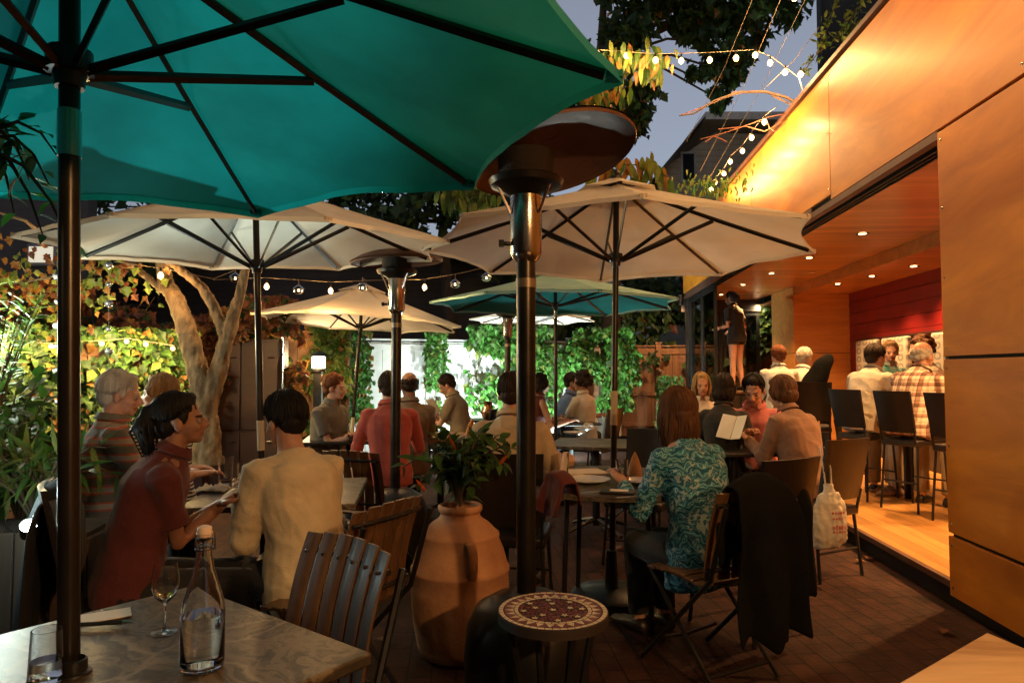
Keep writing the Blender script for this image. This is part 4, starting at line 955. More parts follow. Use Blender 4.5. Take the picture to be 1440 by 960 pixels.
for lab,x,y,rz in(('high dark dining table before the pale and plaid shirts',4.12,7.0,R(-8)),('high dark dining table at the back by the column',3.75,8.7,R(-5))):
    T=thing('dining_table',lab,'table',(x,y,.15),rz); b=MB(); b.box((0,0,.80),(.7,1.1 if y<8 else .7,.04)); b.build('tabletop',M['dkleather'],T,bevel=.004)
    for sx in(-1,1):
        for sy in(-1,1): b=MB(); b.box((sx*.28,sy*(.48 if y<8 else .28),.39),(.05,.05,.78)); b.build('leg',M['black'],T)
# wall cushions
def cushmat():
    m,nt,b=newmat('ogee_fabric'); N=nt.nodes;L=nt.links; tc=N.new('ShaderNodeTexCoord'); sp=N.new('ShaderNodeSeparateXYZ'); L.new(tc.outputs['Object'],sp.inputs[0])
    def mth(op,a,b_=None):
        n=N.new('ShaderNodeMath'); n.operation=op
        for i,q in enumerate((a,b_)):
            if q is None: continue
            if hasattr(q,'links'): L.new(q,n.inputs[i])
            else: n.inputs[i].default_value=q
        return n.outputs[0]
    cy=mth('COSINE',mth('MULTIPLY',sp.outputs[1],2*PI/.42)); cz=mth('COSINE',mth('MULTIPLY',sp.outputs[2],2*PI/.25)); 
    s=mth('MULTIPLY',mth('ADD',mth('MULTIPLY',cy,cz),1.0),.5)
    c=ramp(nt,s,[(0,(.36,.33,.28)),(.18,(.1,.12,.14)),(.4,(.36,.33,.28)),(.6,(.36,.33,.28)),(.8,(.1,.12,.14)),(.93,(.33,.3,.26))])
    L.new(c,b.inputs['Base Color']); b.inputs['Roughness'].default_value=.9; return m
CU=cushmat()
for lab,px0,px1,py in(('ogee patterned wall cushion nearest the plywood column, leftmost on the red wall',1207,1240,467),('middle ogee patterned cushion on the red board wall',1243,1284,465),('ogee patterned cushion half hidden behind the near plywood panel',1313,1340,462)):
    # on red wall x=2.27 local
    def onwall(px):
        a=(px-720)/FP; # solve for y local at x=2.27
        ca,sa=math.cos(BR),math.sin(BR)
        # world = BO + R*(2.27,y)
        A=BO.x+ca*2.27; B=-sa; C=BO.y+sa*2.27; D=ca
        return (a*C-A)/(B-a*D)
    y0=onwall(px1); y1=onwall(px0); p=BMx@V((2.25,(y0+y1)/2,1.55)); 
    T=MB(); T.box((0,0,0),(.09,abs(y1-y0)-.1,.56)); o=T.build('wall_cushion',CU,None,bevel=.03,loc=p,rot=BR); tag(o,lab,'cushion','patterned wall cushions')
# ---------------------------------------------------------------- urn with pepper plant, mosaic table
ux,uy=xz(648,3.36)
T=thing('terracotta_urn','large terracotta urn with raised bands and loop handle beside the near heater','urn',(ux,uy,0)); T.scale=(1,1,.92)
prof=[(.15,0),(.188,.015),(.205,.06),(.222,.16),(.234,.27),(.238,.36),(.235,.425),(.24,.435),(.24,.45),(.231,.46),(.213,.535),(.188,.6),(.191,.612),(.188,.625),(.176,.635),(.14,.675),(.112,.695),(.098,.71),(.096,.73),(.102,.735),(.108,.745),(.108,.765),(.1,.772),(.088,.765),(.086,.71)]
b=MB(); b.lathe(prof,n=56,cap1=False); b.build('body',M['terra'],T,smooth=50)
for s,a in((1,R(-72)),(1,R(108))):
    b=MB(); d=V((math.cos(a),math.sin(a),0)); b.tube([d*.185+V((0,0,.61)),d*.222+V((0,0,.61)),d*.25+V((0,0,.57)),d*.254+V((0,0,.5)),d*.234+V((0,0,.455))],[.02,.02,.018,.018,.02],10,flat=(1.2,.7)); b.build('handle',M['terra'],T)
b=MB(); b.lathe([(.0,.705),(.086,.705)],n=24,cap0=False,cap1=False); b.build('soil',M['soil'],T)
mx_,my_=.125,2.12; mz=.625
T=thing('mosaic_table','small round table with maroon and cream star mosaic top in front of the heater','side table',(mx_,my_,0))
b=MB(); b.lathe([(.163,mz-.03),(.168,mz-.028),(.168,mz-.001),(.165,mz)],n=56); top=b.build('tabletop',mat('iron_rim',(.03,.02,.018),rough=.7),T)
def disk(b,r0,r1,a0,a1,z,k,n=2):
    P=[[(r*math.cos(a0+(a1-a0)*i/n),r*math.sin(a0+(a1-a0)*i/n),z) for i in range(n+1)] for r in(r0,r1)]
    b.grid([P[0],P[1]][::-1],k)
b=MB(); rng=random.Random(5); z=mz+.0025
for r0,r1 in((.152,.165),(.107,.118)):
    n=46 if r1>.15 else 34
    for i in range(n): disk(b,r0,r1,2*PI*(i+.05)/n,2*PI*(i+.95)/n,z,0)
n=26
for i in range(n):
    for h,(ra,rb) in enumerate(((.121,.149),(.149,.121))):
        a=2*PI*(i+h*.5)/n; w=2*PI/n*.44
        b.add([(rb*math.cos(a),rb*math.sin(a),z),(ra*math.cos(a-w),ra*math.sin(a-w),z),(ra*math.cos(a+w),ra*math.sin(a+w),z)],[(0,1,2) if h==0 else (0,1,2)],h)
stars=[(0,0,)]+[(.056*math.cos(a),.056*math.sin(a)) for a in[2*PI*i/5+.3 for i in range(5)]]+[(.09*math.cos(a),.09*math.sin(a)) for a in[2*PI*i/8+.1 for i in range(8)]]
for(x,y) in stars:
    ro=rng.uniform(0,1); pts=[(x+(.0135 if q%2==0 else .0062)*math.cos(ro+q*PI/5),y+(.0135 if q%2==0 else .0062)*math.sin(ro+q*PI/5),z) for q in range(10)]
    b.add([(x,y,z)]+pts,[(0,1+q,1+(q+1)%10) for q in range(10)],0)
for i in range(900):
    a=rng.uniform(0,2*PI); r=.104*math.sqrt(rng.random()); x,y=r*math.cos(a),r*math.sin(a)
    if any((x-q[0])**2+(y-q[1])**2<.0165**2 for q in stars): continue
    s_=rng.uniform(.003,.005); ro=rng.uniform(0,PI); b.add([(x+s_*math.cos(ro+q*PI/2),y+s_*math.sin(ro+q*PI/2),z-.001-rng.random()*.0008) for q in range(4)],[(0,1,2,3)],1)
b.build('mosaic_tiles',[M['mosaic_cream'],M['mosaic_red']],top,smooth=False)
for k in range(4):
    a=R(20)+k*PI/2; b=MB(); b.tube([(.14*math.cos(a),.14*math.sin(a),mz-.03),(.09*math.cos(a),.09*math.sin(a),.35),(.19*math.cos(a),.19*math.sin(a),.0)],.012,6); b.build('leg',M['black'],T)
b=MB(); b.lathe([(.088,.33),(.098,.33),(.098,.35),(.088,.35)],n=28,cap0=False,cap1=False); b.build('ring_brace',M['black'],T)
# ---------------------------------------------------------------- things on the near marble table
def lx(px,py,z=.752): return atz(px,py,z)
p=lx(284,938); T=thing('water_bottle','clear swing top bottle half full of water on the near marble table','bottle',p)
prof=[(.036,0),(.041,.004),(.0425,.015),(.0425,.13),(.040,.155),(.03,.195),(.02,.235),(.0155,.27),(.0145,.29),(.018,.293),(.018,.31),(.0145,.313)]; T.scale=(1,1,.84)
inn=[(max(.002,r-.003),z) for r,z in prof[::-1] if z>.01]+[(.034,.008),(.002,.008)]
b=MB(); b.lathe(prof+inn,n=40,cap0=True,cap1=True); b.build('glass_body',M['glass'],T)
b=MB(); b.lathe([(.002,.0085),(.034,.0085),(.039,.016),(.0393,.128),(.002,.128)],n=36); b.build('water',M['water'],T)
b=MB(); b.lathe([(.0125,.305),(.0135,.318),(.0155,.32),(.0155,.326),(.0135,.336),(.006,.34)],n=20); b.build('stopper',mat('ceramic_stopper',(.7,.6,.5),(.6,.45,.38),rough=.3),T)
b=MB(); 
for s in(-1,1): b.tube([(s*.0165,0,.33),(s*.019,.004,.318),(s*.0195,.006,.296),(s*.018,.006,.28)],.0013,5)
b.tube([(-.0165,0,.33),(0,0,.3325),(.0165,0,.33)],.0013,5); b.lathe([(.0165,.282),(.0182,.282),(.0182,.286),(.0165,.286)],n=20,cap0=False,cap1=False); b.build('wire_bail',M['steel'],T)
def wineglass(label,p,k=1.0,fill=.3,group=None,liquid=None,name='wine_glass'):
    T=thing(name,label,'glass',p,0,group); pr=[(.033,0),(.033,.0015),(.008,.005),(.0038,.012),(.0035,.07),(.008,.078),(.026,.095),(.0345,.12),(.034,.145),(.028,.182)]
    inn=[(.0272,.182),(.0328,.145),(.0333,.12),(.025,.097),(.007,.0815),(.001,.081)]
    b=MB(); b.lathe([(r*k,z*k) for r,z in pr+inn],n=32); b.build('bowl',M['glass'],T)
    if fill: b=MB(); b.lathe([(.001*k,.0815*k),(.007*k,.082*k),(.0248*k,.0975*k),(.031*k,.112*k),(.001*k,.112*k)],n=28); b.build('drink',liquid or M['wine'],T)
    return T
def tumbler(label,p,r=.035,h=.11,fill=.4,liquid=None,group=None,flare=1.12,name='tumbler'):
    T=thing(name,label,'glass',p,0,group); b=MB(); b.lathe([(r*.9,0),(r,.004),(r*flare,h),(r*flare-.0018,h),(r-.002,.012),(.001,.01)],n=28); b.build('glass_body',M['glass'],T)
    if fill: b=MB(); rr=r+(r*flare-r)*fill-.0022; b.lathe([(.001,.0105),(r-.0025,.0125),(rr,h*fill),(.001,h*fill)],n=26); b.build('drink',liquid or M['water'],T)
    return T
wineglass('small stemmed tasting glass with pale wine beside the swing top bottle',lx(231,888),.86)
T=tumbler('stemless water glass in the bottom left corner of the near marble table',lx(64,958),.031,.1,.42,flare=.86)
b=MB(); p=lx(170,872); d1=V((.6,-.46,0)).normalized(); 
o=MB(); o.box((0,0,.0015),(.07,.15,.002)); o=o.build('paper_bill',M['paper'],None,loc=lx(135,868),rot=R(-58)); tag(o,'pale slip of paper lying under the pen on the marble table','paper')
T=thing('pen','black pen lying across the paper slip behind the near pole','pen',lx(140,881)+V((0,0,.008)),R(8)); b=MB(); b.tube([(-.06,0,0),(.05,0,0)],.0048,8); b.build('barrel',M['black'],T); b=MB(); b.tube([(.05,0,0),(.062,0,0),(.075,0,-.002)],[.0042,.003,.0008],8); b.build('nib',M['steel'],T)
# T2 items
tumbler('tall tumbler with orange dregs on the maroon woman\'s table',atz(317,681,.752),.036,.15,.15,M['juice'])
tumbler('water tumbler with straight sides near the cream blazer sleeve',atz(343,683,.752),.034,.12,.6,None,flare=1.06)
def crumple(label,p,sx,sy,h,m,seed,name='napkin',cat='napkin'):
    b=MB(); rows=[]
    for i in range(15):
        r=[]
        for j in range(15):
            u=i/14*2-1;v=j/14*2-1; f=max(0,1-.5*(u*u+v*v)); n=abs(noise.noise(V((u*2.1+seed,v*2.1,seed))))+.4*noise.noise(V((u*5+seed,v*5,0)))
            r.append(V((u*sx*(1+.1*n),v*sy*(1-.1*n),.002+h*f*(.25+n*1.1))))
        rows.append(r)
    b.grid(rows); o=b.build(name,m,None,smooth=180,loc=p); s=o.modifiers.new('s','SOLIDIFY'); s.thickness=.002; return tag(o,label,cat)
crumple('crumpled white napkin on the maroon woman\'s marble table',atz(300,690,.752),.08,.06,.05,M['linen'],3)
crumple('white napkin fallen beside the cream blazer on the chair edge',V((-1.02,2.95,.56)),.05,.05,.04,M['linen'],9)
# round table items
def plate(label,p,r=.12,group=None):
    b=MB(); b.lathe([(r*.5,0),(r*.55,.004),(r*.95,.016),(r,.021),(r*.99,.023),(r*.9,.018),(r*.6,.008),(.001,.007)],n=40); o=b.build('plate',M['white'],None,loc=p); return tag(o,label,'plate',group)
plate('shiny white plate nearest the heater on the round stone table',atz(826,678,.752),.125); plate('white plate half hidden by the paisley sleeve on the round table',atz(905,680,.752),.11)
tumbler('orange drink in a straight glass on the round stone table',atz(875,684,.752),.031,.14,.5,M['juice'])
tumbler('empty tall glass left of the menu card on the round table',atz(792,668,.752),.03,.13,0)
T=MB(); T.box((0,0,.004),(.3,.2,.007)); o=T.build('menu_card',M['paper'],None,loc=atz(815,664,.752),rot=R(14),bevel=.001); tag(o,'cream menu card lying flat at the back of the round table','menu')
for i,(px,py,lab) in enumerate(((893,668,'folded peach napkin cone standing on the round table'),)):
    T=MB(); T.lathe([(.042,0),(.036,.05),(.02,.1),(.003,.135)],n=9); o=T.build('napkin_cone',mat('peach_napkin',(.72,.45,.25),(.6,.33,.16),rough=.9,scale=20),None,loc=atz(px,py,.752)); tag(o,lab,'napkin')
b=MB(); b.lathe([(.05,0),(.062,.03),(.05,.06),(.015,.085)],n=14); o=b.build('bread_roll',mat('roll',(.62,.42,.3),(.5,.3,.2),rough=.8),None,loc=atz(796,654,.752)); tag(o,'rounded pale bread roll beyond the empty tall glass','bread')
T=thing('bill_tray','small dark tray with a receipt at the front of the round table','tray',atz(868,693,.752),R(-12)); b=MB(); b.box((0,0,.006),(.17,.1,.012)); b.build('tray',M['dkleather'],T,bevel=.003); b=MB(); b.box((.01,0,.0145),(.09,.06,.002)); b.build('receipt',M['paper'],T)
def cutlery(label,p,rz,kind):
    b=MB()
    if kind=='knife': b.rings([(V((-.1,0,.004)),V((0,.007,0)),V((0,0,.003))),(V((0,0,.004)),V((0,.006,0)),V((0,0,.003))),(V((.02,0,.004)),V((0,.009,0)),V((0,0,.0012))),(V((.11,.003,.004)),V((0,.003,0)),V((0,0,.0008)))],8)
    else:
        b.rings([(V((-.1,0,.005)),V((0,.006,0)),V((0,0,.002))),(V((.03,0,.008)),V((0,.003,0)),V((0,0,.002))),(V((.05,0,.005)),V((0,.011,0)),V((0,0,.0015)))],8)
        for q in(-.009,-.003,.003,.009): b.tube([(.05,q,.005),(.09,q,.007)],[.0016,.001],5)
    o=b.build(kind,M['steel'],None,loc=p,rot=rz); return tag(o,label,'cutlery')
cutlery('steel fork lying in front of the shiny plate',atz(840,693,.752),R(25),'fork'); cutlery('steel knife by the bill tray near the paisley sleeve',atz(893,699,.752),R(18),'knife')
# far tables
def pitcher(label,p,m,k=1.0):
    T=thing('metal_pitcher',label,'pitcher',p,R(200)); b=MB(); b.lathe([(r*k,z*k) for r,z in((.05,0),(.058,.01),(.075,.05),(.072,.1),(.052,.15),(.05,.19),(.058,.215),(.055,.215),(.047,.19),(.049,.15))],n=28,cap1=False); b.build('body',m,T)
    b=MB(); b.tube([V(q)*k for q in((.05,0,.195),(.1,0,.19),(.112,0,.14),(.1,0,.09),(.072,0,.075))],.007*k,8); b.build('handle',m,T); return T
pitcher('shiny steel pitcher on the pale wooden table',atz(594,607,.752),M['steel'],1.0); pitcher('bigger copper pitcher beside the menu reader on the dark table',atz(687,583,.76)*1 if 0 else V((-.31,8.8,.752)),M['copper'],1.05)
for i,(px,py,lab) in enumerate(((474,612,'wine glass in front of the red haired woman'),(456,608,'second wine glass left on the red haired woman\'s table'))):
    wineglass(lab,atz(px,py,.752),1.1,.3)
tumbler('water tumbler in front of the red haired woman',atz(463,612,.752),.035,.1,.6); tumbler('metal rimmed tumbler beside the far cream umbrella pole',atz(487,611,.752),.036,.11,.4)
for px,py,lab in((822,604,'plate nearest the fence on the dim empty table'),(808,610,'plate at the near edge of the dim empty table')): plate(lab,atz(px,py,.752),.11)
crumple('white napkin on the dim empty table',atz(828,600,.76),.05,.04,.07,M['linen'],21)
for px,py,lab in((765,582,'small tumbler left on the far diners\' table'),(772,583,'small tumbler in the middle of the far diners\' table'),(800,581,'amber drink nearest the woman with curly hair')): tumbler(lab,V((xw(px,8.3),8.3 if px<790 else 8.35,.752)),.032,.11,.5,M['juice'] if px==800 else None)
plate('small plate on the menu reader\'s table',V((-.95,8.75,.752)),.1)
plate('white plate before the smiling blond woman',V((1.6,6.35,.752)),.1)
plate('white plate on the high table beside the pale shirt',V((3.95,6.75,.992)),.12); plate('white plate on the high table before the plaid shirt',V((4.08,6.5,.992)),.12)
tumbler('empty glass on the high dining table at the back',V((3.6,8.45,.992)),.032,.12,.4)
plate('small white dish on the back dining table by the column',V((3.75,8.45,.992)),.1)
# sideboard behind the diners
T=thing('sideboard','dark low sideboard on the deck near the glass doors','sideboard',(xw(1038,10.6),10.75,.15)); b=MB(); b.box((0,0,.45),(1.0,.45,.86)); b.build('carcass',M['dkleather'],T,bevel=.006); b=MB(); b.box((0,0,.895),(1.06,.5,.03)); b.build('top',M['slatx'],T,bevel=.004)
for s in(-1,1): b=MB(); b.box((s*.25,-.235,.45),(.46,.02,.76)); d=b.build('door',M['dkleather'],T,bevel=.003); b=MB(); b.sph((s*.06,-.255,.5),.014,8); b.build('knob',M['steel'],d)
# ---------------------------------------------------------------- bag, coats
def drape(label,p,yaw,w,h,seed,m,name='draped_coat',cat='coat',topz=0,fl=1.0,front=.35,lean=.0):
    # cloth over a chair back: ridge along local x, falling behind (-y) long and in front short
    b=MB(); rows=[]
    for i in range(31):
        t=i/30; r=[]
        s=t*(h+front)-front   # <0 in front, >0 behind
        for j in range(25):
            u=j/24*2-1
            f=.016*math.sin(u*4.5+seed)+.022*noise.noise(V((u*2.6+seed,s*1.3,seed))); k=min(1,abs(s)/.15)
            if s<0: y=.03+.03*k+f*k*.6; z=s
            else: y=-.03-.035*k-.1*s*lean-f*k*1.5*min(1.6,.5+s); z=-s
            if abs(s)<.03: z=-abs(s)*.5-.002
            wd=w*(.78+.22*min(1,abs(s)/.12)+fl*.22*max(0,s))
            hemv=(.06*noise.noise(V((u*2.2+seed,0,0)))+.05*u*u)*max(0,s)/h
            sh=-.05*u*u*(1 if abs(s)<.2 else 1)
            r.append(V((u*wd/2+.012*math.sin(s*11+u*3+seed),y,z+hemv+sh)))
        rows.append(r)
    b.grid(rows); o=b.build(name,m,None,smooth=180,loc=p,rot=R(yaw)); s=o.modifiers.new('s','SOLIDIFY'); s.thickness=.012; s2=o.modifiers.new('b','SUBSURF'); s2.levels=1; s2.render_levels=1
    return tag(o,label,cat)
drape('big black coat hanging almost to the bricks behind the paisley blouse',V((1.045,2.92,.93)),26,.35,.68,2,M['coat'],fl=.25,lean=.3)
drape('black coat with sagging hem draped on the chair under the white bag',V((1.375,3.5,.84)),30,.26,.6,5,M['coat'],fl=.15)
solidchair('dark chair under the black coat with the sagging hem',1.26,3.7,30)
drape('dark jacket over the chair back behind the near umbrella pole',V((-1.76,2.68,.95)),-62,.46,.6,7,mat('navy_jacket',(.014,.018,.022),(.008,.01,.012),rough=.9,bmp=.3,bscale=40),fl=.3,lean=.4)
drape('dark red cardigan standing in for a blurred sleeve behind the near heater',V((.235,3.42,.86)),-60,.2,.2,11,M['reddk'],fl=.1,front=.12,name='stand_in_cardigan',cat='cardigan')  # added in place of the blurred red sleeve of a hidden diner
drape('white cloth napkin hung beside the person in the red shirt',V((-1.17,4.95,.66)),-30,.12,.2,4,M['linen'],name='hanging_napkin',cat='napkin',front=.12)
# black coat on tall chair in dining room: leaning rounded shape
b=MB(); A=[(1165,498,.3),(1158,508,.8),(1148,530,1.0),(1137,556,1.05),(1132,590,1.0),(1136,622,.9)]
b.rings([(at(px,py,7.3),V((.13*k,0,0)),V((0,.1*k,0))) for px,py,k in A],18)
me=voxel(b,.02,5,lambda co,nr:nr*(.012*noise.noise(co*7))); me.materials.append(M['coat']); o=bpy.data.objects.new('hanging_coat',me); COL.objects.link(o); tag(o,'black hooded coat leaning over a tall chair left of the pale shirt','coat')
solidchair('tall leather chair under the leaning black hooded coat',3.18,7.35,-20,seat=.64,z0=.15)
p=at(1166,730,4.4); T=thing('drawstring_bag','white drawstring bag with faded red print hanging from a chair','bag',p)
b=MB(); b.rings([(V((.0,0,.225)),V((.03,0,0)),V((0,.022,0))),(V((0,0,.19)),V((.026,0,0)),V((0,.02,0))),(V((.01,0,.16)),V((.07,0,0)),V((0,.035,0))),(V((.005,0,.08)),V((.094,0,0)),V((0,.055,0))),(V((0,0,-.02)),V((.107,0,0)),V((0,.075,0))),(V((-.004,0,-.11)),V((.105,0,0)),V((0,.075,0))),(V((-.02,0,-.165)),V((.085,0,0)),V((0,.055,0))),(V((-.035,0,-.185)),V((.05,0,0)),V((0,.03,0)))],24,e=2.6)
me=voxel(b,.008,3,lambda co,nr:nr*(.012*(.4-abs(noise.noise(V((co.x*24,co.y*24,co.z*9))))*2)+.004*noise.noise(co*50))); me.materials.append(M['bag']); o=bpy.data.objects.new('sack',me); COL.objects.link(o); o.parent=T; me.polygons.foreach_set('use_smooth',[True]*len(me.polygons))
b=MB()
for x in(-.015,.02): b.tube([(x,0,.18),(x*1.3-.01,.0,.32),(x-.04,.0,.46)],.006,6)
b.build('cord',M['linen'],T)
rng=random.Random(3)
for i,(zz,n,hh,x0) in enumerate(((.055,5,.02,-.035),(.02,4,.016,-.03),(-.035,6,.03,-.03),(-.062,5,.014,-.03))):
    b=MB()
    for q in range(n):
        x=x0+q*.019; xx=x+.022; y=-.0795*math.sqrt(max(.05,1-(xx/.109)**2)); b.box((xx,y-.002,zz),(.011,.003,hh*rng.uniform(.6,1)),(0,0,math.atan2(xx*.6,.075)))
    b.build('red_print',M['red_ink'],T)
# ---------------------------------------------------------------- the diners
def PP(label,px,Y,yaw,**k):
    x,y=xz(px,Y); return person(label,x,y,yaw,**k)
PP('elderly man with grey hair in a striped polo shirt, seated at the left',150,3.75,-52,shirt='polo',sleeve='short',hair={'style':'short','n':260,'low':50,'th':.005},haircol='grey',a1=0,a2=8,hd=(10,8,0),rh=(.2,.42,.78),lh=(-.1,.45,.78),vox=.009,pants='darktrouser')
PP('person with short sandy hair in black and white stripes, behind the woman in maroon',240,4.3,62,shirt='zebra',hair={'style':'bob','fall':.06,'n':240},haircol='sandy',female=True,a1=4,a2=14,hd=(-30,0,8),rh=(.2,.4,.9),lh=(-.12,.42,.85),vox=.01)
PP('dark haired woman in a maroon top with ponytail, leaning on the marble table',186,2.78,-62,shirt='maroon',sleeve='short',skin='skin2',hair={'style':'tail','n':420,'low':64,'th':.0045},haircol='black',female=True,w=1.12,seat=.4,a1=10,a2=24,hd=(-2,-6,0),rh=(-.04,.36,.79),lh=(.03,.35,.8),vox=.008,hem=.04,fold=.008)
PP('person with short black hair in a cream blazer, seen from behind',436,2.95,46,seat=.385,shirt='cream_blazer',jacket=True,hair={'style':'short','n':420,'low':66,'th':.005},haircol='black',w=.98,a1=8,a2=26,hd=(-8,12,0),rh=(.12,.38,.8),lh=(-.12,.36,.79),vox=.009,hem=.05,collar=False,fold=.01)
PP('red haired woman in a grey top with folded arms at the far cream umbrella',457,6.2,-118,shirt='greytop',sleeve='short',hair={'style':'bun','n':240},haircol='auburn',female=True,a1=5,a2=14,hd=(-25,5,0),rh=(-.03,.36,.79),lh=(.03,.33,.8),vox=.01)
PP('person in a red shirt with their back turned, behind the second heater',549,5.5,14,shirt='redshirt',hair={'style':'short','n':200},haircol='dark',a1=4,a2=12,hd=(10,5,0),rh=(.22,.38,.8),lh=(-.22,.36,.8),w=1.05,vox=.01,pants='paletrouser')
PP('man with shaved head in a khaki shirt just beyond the red shirt',578,6.1,20,shirt='khaki',sleeve='short',skin='skin2',hair={'style':'bald'},haircol='dark',a1=3,a2=8,hd=(0,5,0),vox=.011)
PP('dark haired man in a khaki shirt reading a menu before the glowing white fence',650,8.2,76,shirt='khaki',sleeve='short',hair={'style':'short','n':180},haircol='dark',a1=6,a2=20,hd=(-10,30,0),rh=(.09,.42,.86),lh=(-.09,.42,.86),vox=.011,knee=(.02,.06,.02,.16))
PP('dark haired person in a beige shirt mostly hidden behind the near heater pole',716,4.1,-8,shirt='beige',hair={'style':'short','n':220},haircol='dark',a1=4,a2=16,hd=(0,8,0),rh=(.24,.36,.8),lh=(-.24,.36,.8),w=1.08,vox=.01)
PP('diner with bare arm half hidden between heater poles, by the green vine',748,8.0,-70,shirt='maroon',sleeve='none',hair={'style':'bob','fall':.1},haircol='dark',female=True,vox=.012)
PP('curly haired woman in a white top seen from behind near the board fence',822,8.55,48,shirt='whitetop',sleeve='short',skin='skin2',hair={'style':'curly','vol':1.32,'balls':220},haircol='dark',female=True,a1=0,a2=6,hd=(-20,4,0),vox=.011,pants='jeans')
PP('diner in a blue shirt facing the woman with curly hair',793,9.1,-100,shirt='blueshirt',skin='skin2',hair={'style':'short','n':160},haircol='dark',vox=.012)
PP('brown haired woman in a turquoise paisley blouse at the round table',986,3.3,26,seat=.395,shirt='paisley',hair={'style':'long','fall':.2,'n':520,'wave':.01,'th':.005},haircol='brown',female=True,w=1.12,a1=8,a2=22,hd=(-15,10,0),rh=(.16,.4,.8),lh=(-.2,.38,.79),vox=.008,hem=.06,fold=.01,collar=False)
PP('smiling blond woman facing us beyond the paisley blouse',984,6.9,176,shirt='whitetop',sleeve='short',hair={'style':'long','fall':.14,'n':260},haircol='blond',female=True,a1=2,a2=8,hd=(0,0,0),vox=.009,rh=(.12,.4,.8),lh=(-.12,.4,.8))
PP('dark haired person in a black top with back turned, beside the pink shirt',1016,5.5,-20,shirt='blacktop',hair={'style':'bob','fall':.1,'n':260},haircol='dark',female=True,a1=4,a2=16,hd=(0,5,0),vox=.01)
PP('man in a pink shirt looking down at a menu',1060,5.75,160,shirt='pinkshirt',hair={'style':'short','n':240,'low':50},haircol='black',a1=6,a2=18,hd=(8,22,0),rh=(.06,.4,.86),lh=(-.16,.36,.82),w=1.05,vox=.009,rolls=.15)
PP('woman with brown hair in a brown jacket, back turned, beside the white bag',1128,4.95,30,shirt='brownjacket',jacket=True,hair={'style':'long','fall':.08,'n':420},haircol='brown',female=True,w=1.08,a1=6,a2=22,hd=(-20,14,0),rh=(.2,.36,.8),lh=(-.1,.42,.84),vox=.009,fold=.009)
PP('person in black shorts standing up in front of the glass doors',1037,10.6,35,z0=1.075,stand=True,shirt='blacktop',sleeve='short',hair={'style':'tail','n':200},haircol='dark',female=True,a1=4,a2=14,hd=(0,10,0),rh=(.2,.25,1.05),lh=(-.15,.28,1.08),legskin=True,pants='blacktop',vox=.011,sc=.9)
PP('auburn haired diner in white at the back of the dining room',1096,8.3,-18,seat=.64,z0=.15,shirt='whitetop',hair={'style':'short','n':180},haircol='auburn',a1=6,a2=20,hd=(-20,6,0),rh=(.16,.36,1.0),lh=(-.16,.36,1.0),vox=.011,pants='darktrouser')
PP('grey haired man in white beside the plywood column',1122,8.5,-52,seat=.62,z0=.15,shirt='whitetop',hair={'style':'short','n':180},haircol='grey',a1=6,a2=20,hd=(8,8,0),rh=(.16,.36,1.0),lh=(-.16,.36,1.0),vox=.011)
PP('man in a pale shirt and khaki trousers with his back turned in the dining room',1209,6.62,-58,seat=.63,z0=.15,shirt='paleshirt',hair={'style':'short','n':220},haircol='dark',a1=14,a2=36,hd=(10,6,0),rh=(.16,.42,.99),lh=(-.16,.42,.99),w=1.02,vox=.009,pants='khakitrouser')
PP('person with short fair hair and a dark print top facing us at the high table',1247,7.7,170,seat=.66,z0=.15,shirt='tealtop2',hair={'style':'short','n':200},haircol='sandy',female=True,a1=4,a2=14,hd=(10,5,0),rh=(.16,.36,1.0),lh=(-.16,.36,1.0),vox=.01)
PP('balding man in a plaid shirt leaning towards the high table',1274,6.06,-60,seat=.63,z0=.15,shirt='plaid',hair={'style':'bald'},haircol='grey',a1=14,a2=36,hd=(10,2,0),rh=(.14,.44,1.0),lh=(-.16,.42,1.0),w=1.05,vox=.009,pants='khakitrouser')
PP('curly haired woman in fine stripes at the edge of the near plywood panel',1316,6.7,78,seat=.66,z0=.15,shirt='finestripe',hair={'style':'curly','vol':1.2,'balls':180},haircol='brown',female=True,a1=6,a2=16,hd=(10,8,0),rh=(.14,.4,1.02),lh=(-.14,.38,1.1),vox=.009,pants='paletrouser',shoe='sneaker')
# earring, hair tie, watch, glasses are too small to move alone except:
# menus held in hands
def card(label,p,d,rz,rx):
    b=MB(); b.box((-.055,0,0),(.11,.004,.2),(0,0,.3)); b.box((.055,0,0),(.11,.004,.2),(0,0,-.3)); o=b.build('menu',M['paper'],None,loc=p,rot=(R(rx),0,R(rz)),bevel=.001); return tag(o,label,'menu')
card('open cream menu held by the man in the pink shirt',at(1030,600,5.3),0,-52,-30)
card('open menu held by the reader in front of the white fence',at(608,571,8.1),0,70,-35)
# ---------------------------------------------------------------- plants
def lmat(n,c,c2,t=.35,rough=.6): return mat(n,c,c2,rough=rough,scale=18,transl=t)
G1=lmat('leaf_mid_green',(.06,.14,.025),(.035,.09,.015)); G2=lmat('leaf_yellow_green',(.16,.2,.04),(.1,.15,.025)); G3=lmat('leaf_dark',(.025,.06,.016),(.015,.04,.01))
G4=lmat('leaf_bright',(.06,.22,.03),(.04,.15,.02)); A1=lmat('leaf_rust',(.2,.07,.025),(.11,.035,.015)); A2=lmat('leaf_orange',(.32,.16,.035),(.2,.09,.02)); P1m=lmat('leaf_pale',(.2,.27,.17),(.13,.2,.11))
BARK=mat('bark',(.26,.18,.1),(.1,.065,.035),rough=.9,scale=14,stretch=(1,1,.35),bmp=.9,bscale=38,detail=8)
BARKD=mat('dark_bark',(.06,.045,.03),(.03,.024,.018),rough=.95,bmp=.8,bscale=30); VINE=mat('vine_stem',(.1,.07,.035),rough=.85)
def rv(r): 
    v=V((r.gauss(0,1),r.gauss(0,1),r.gauss(0,1))); return v.normalized()
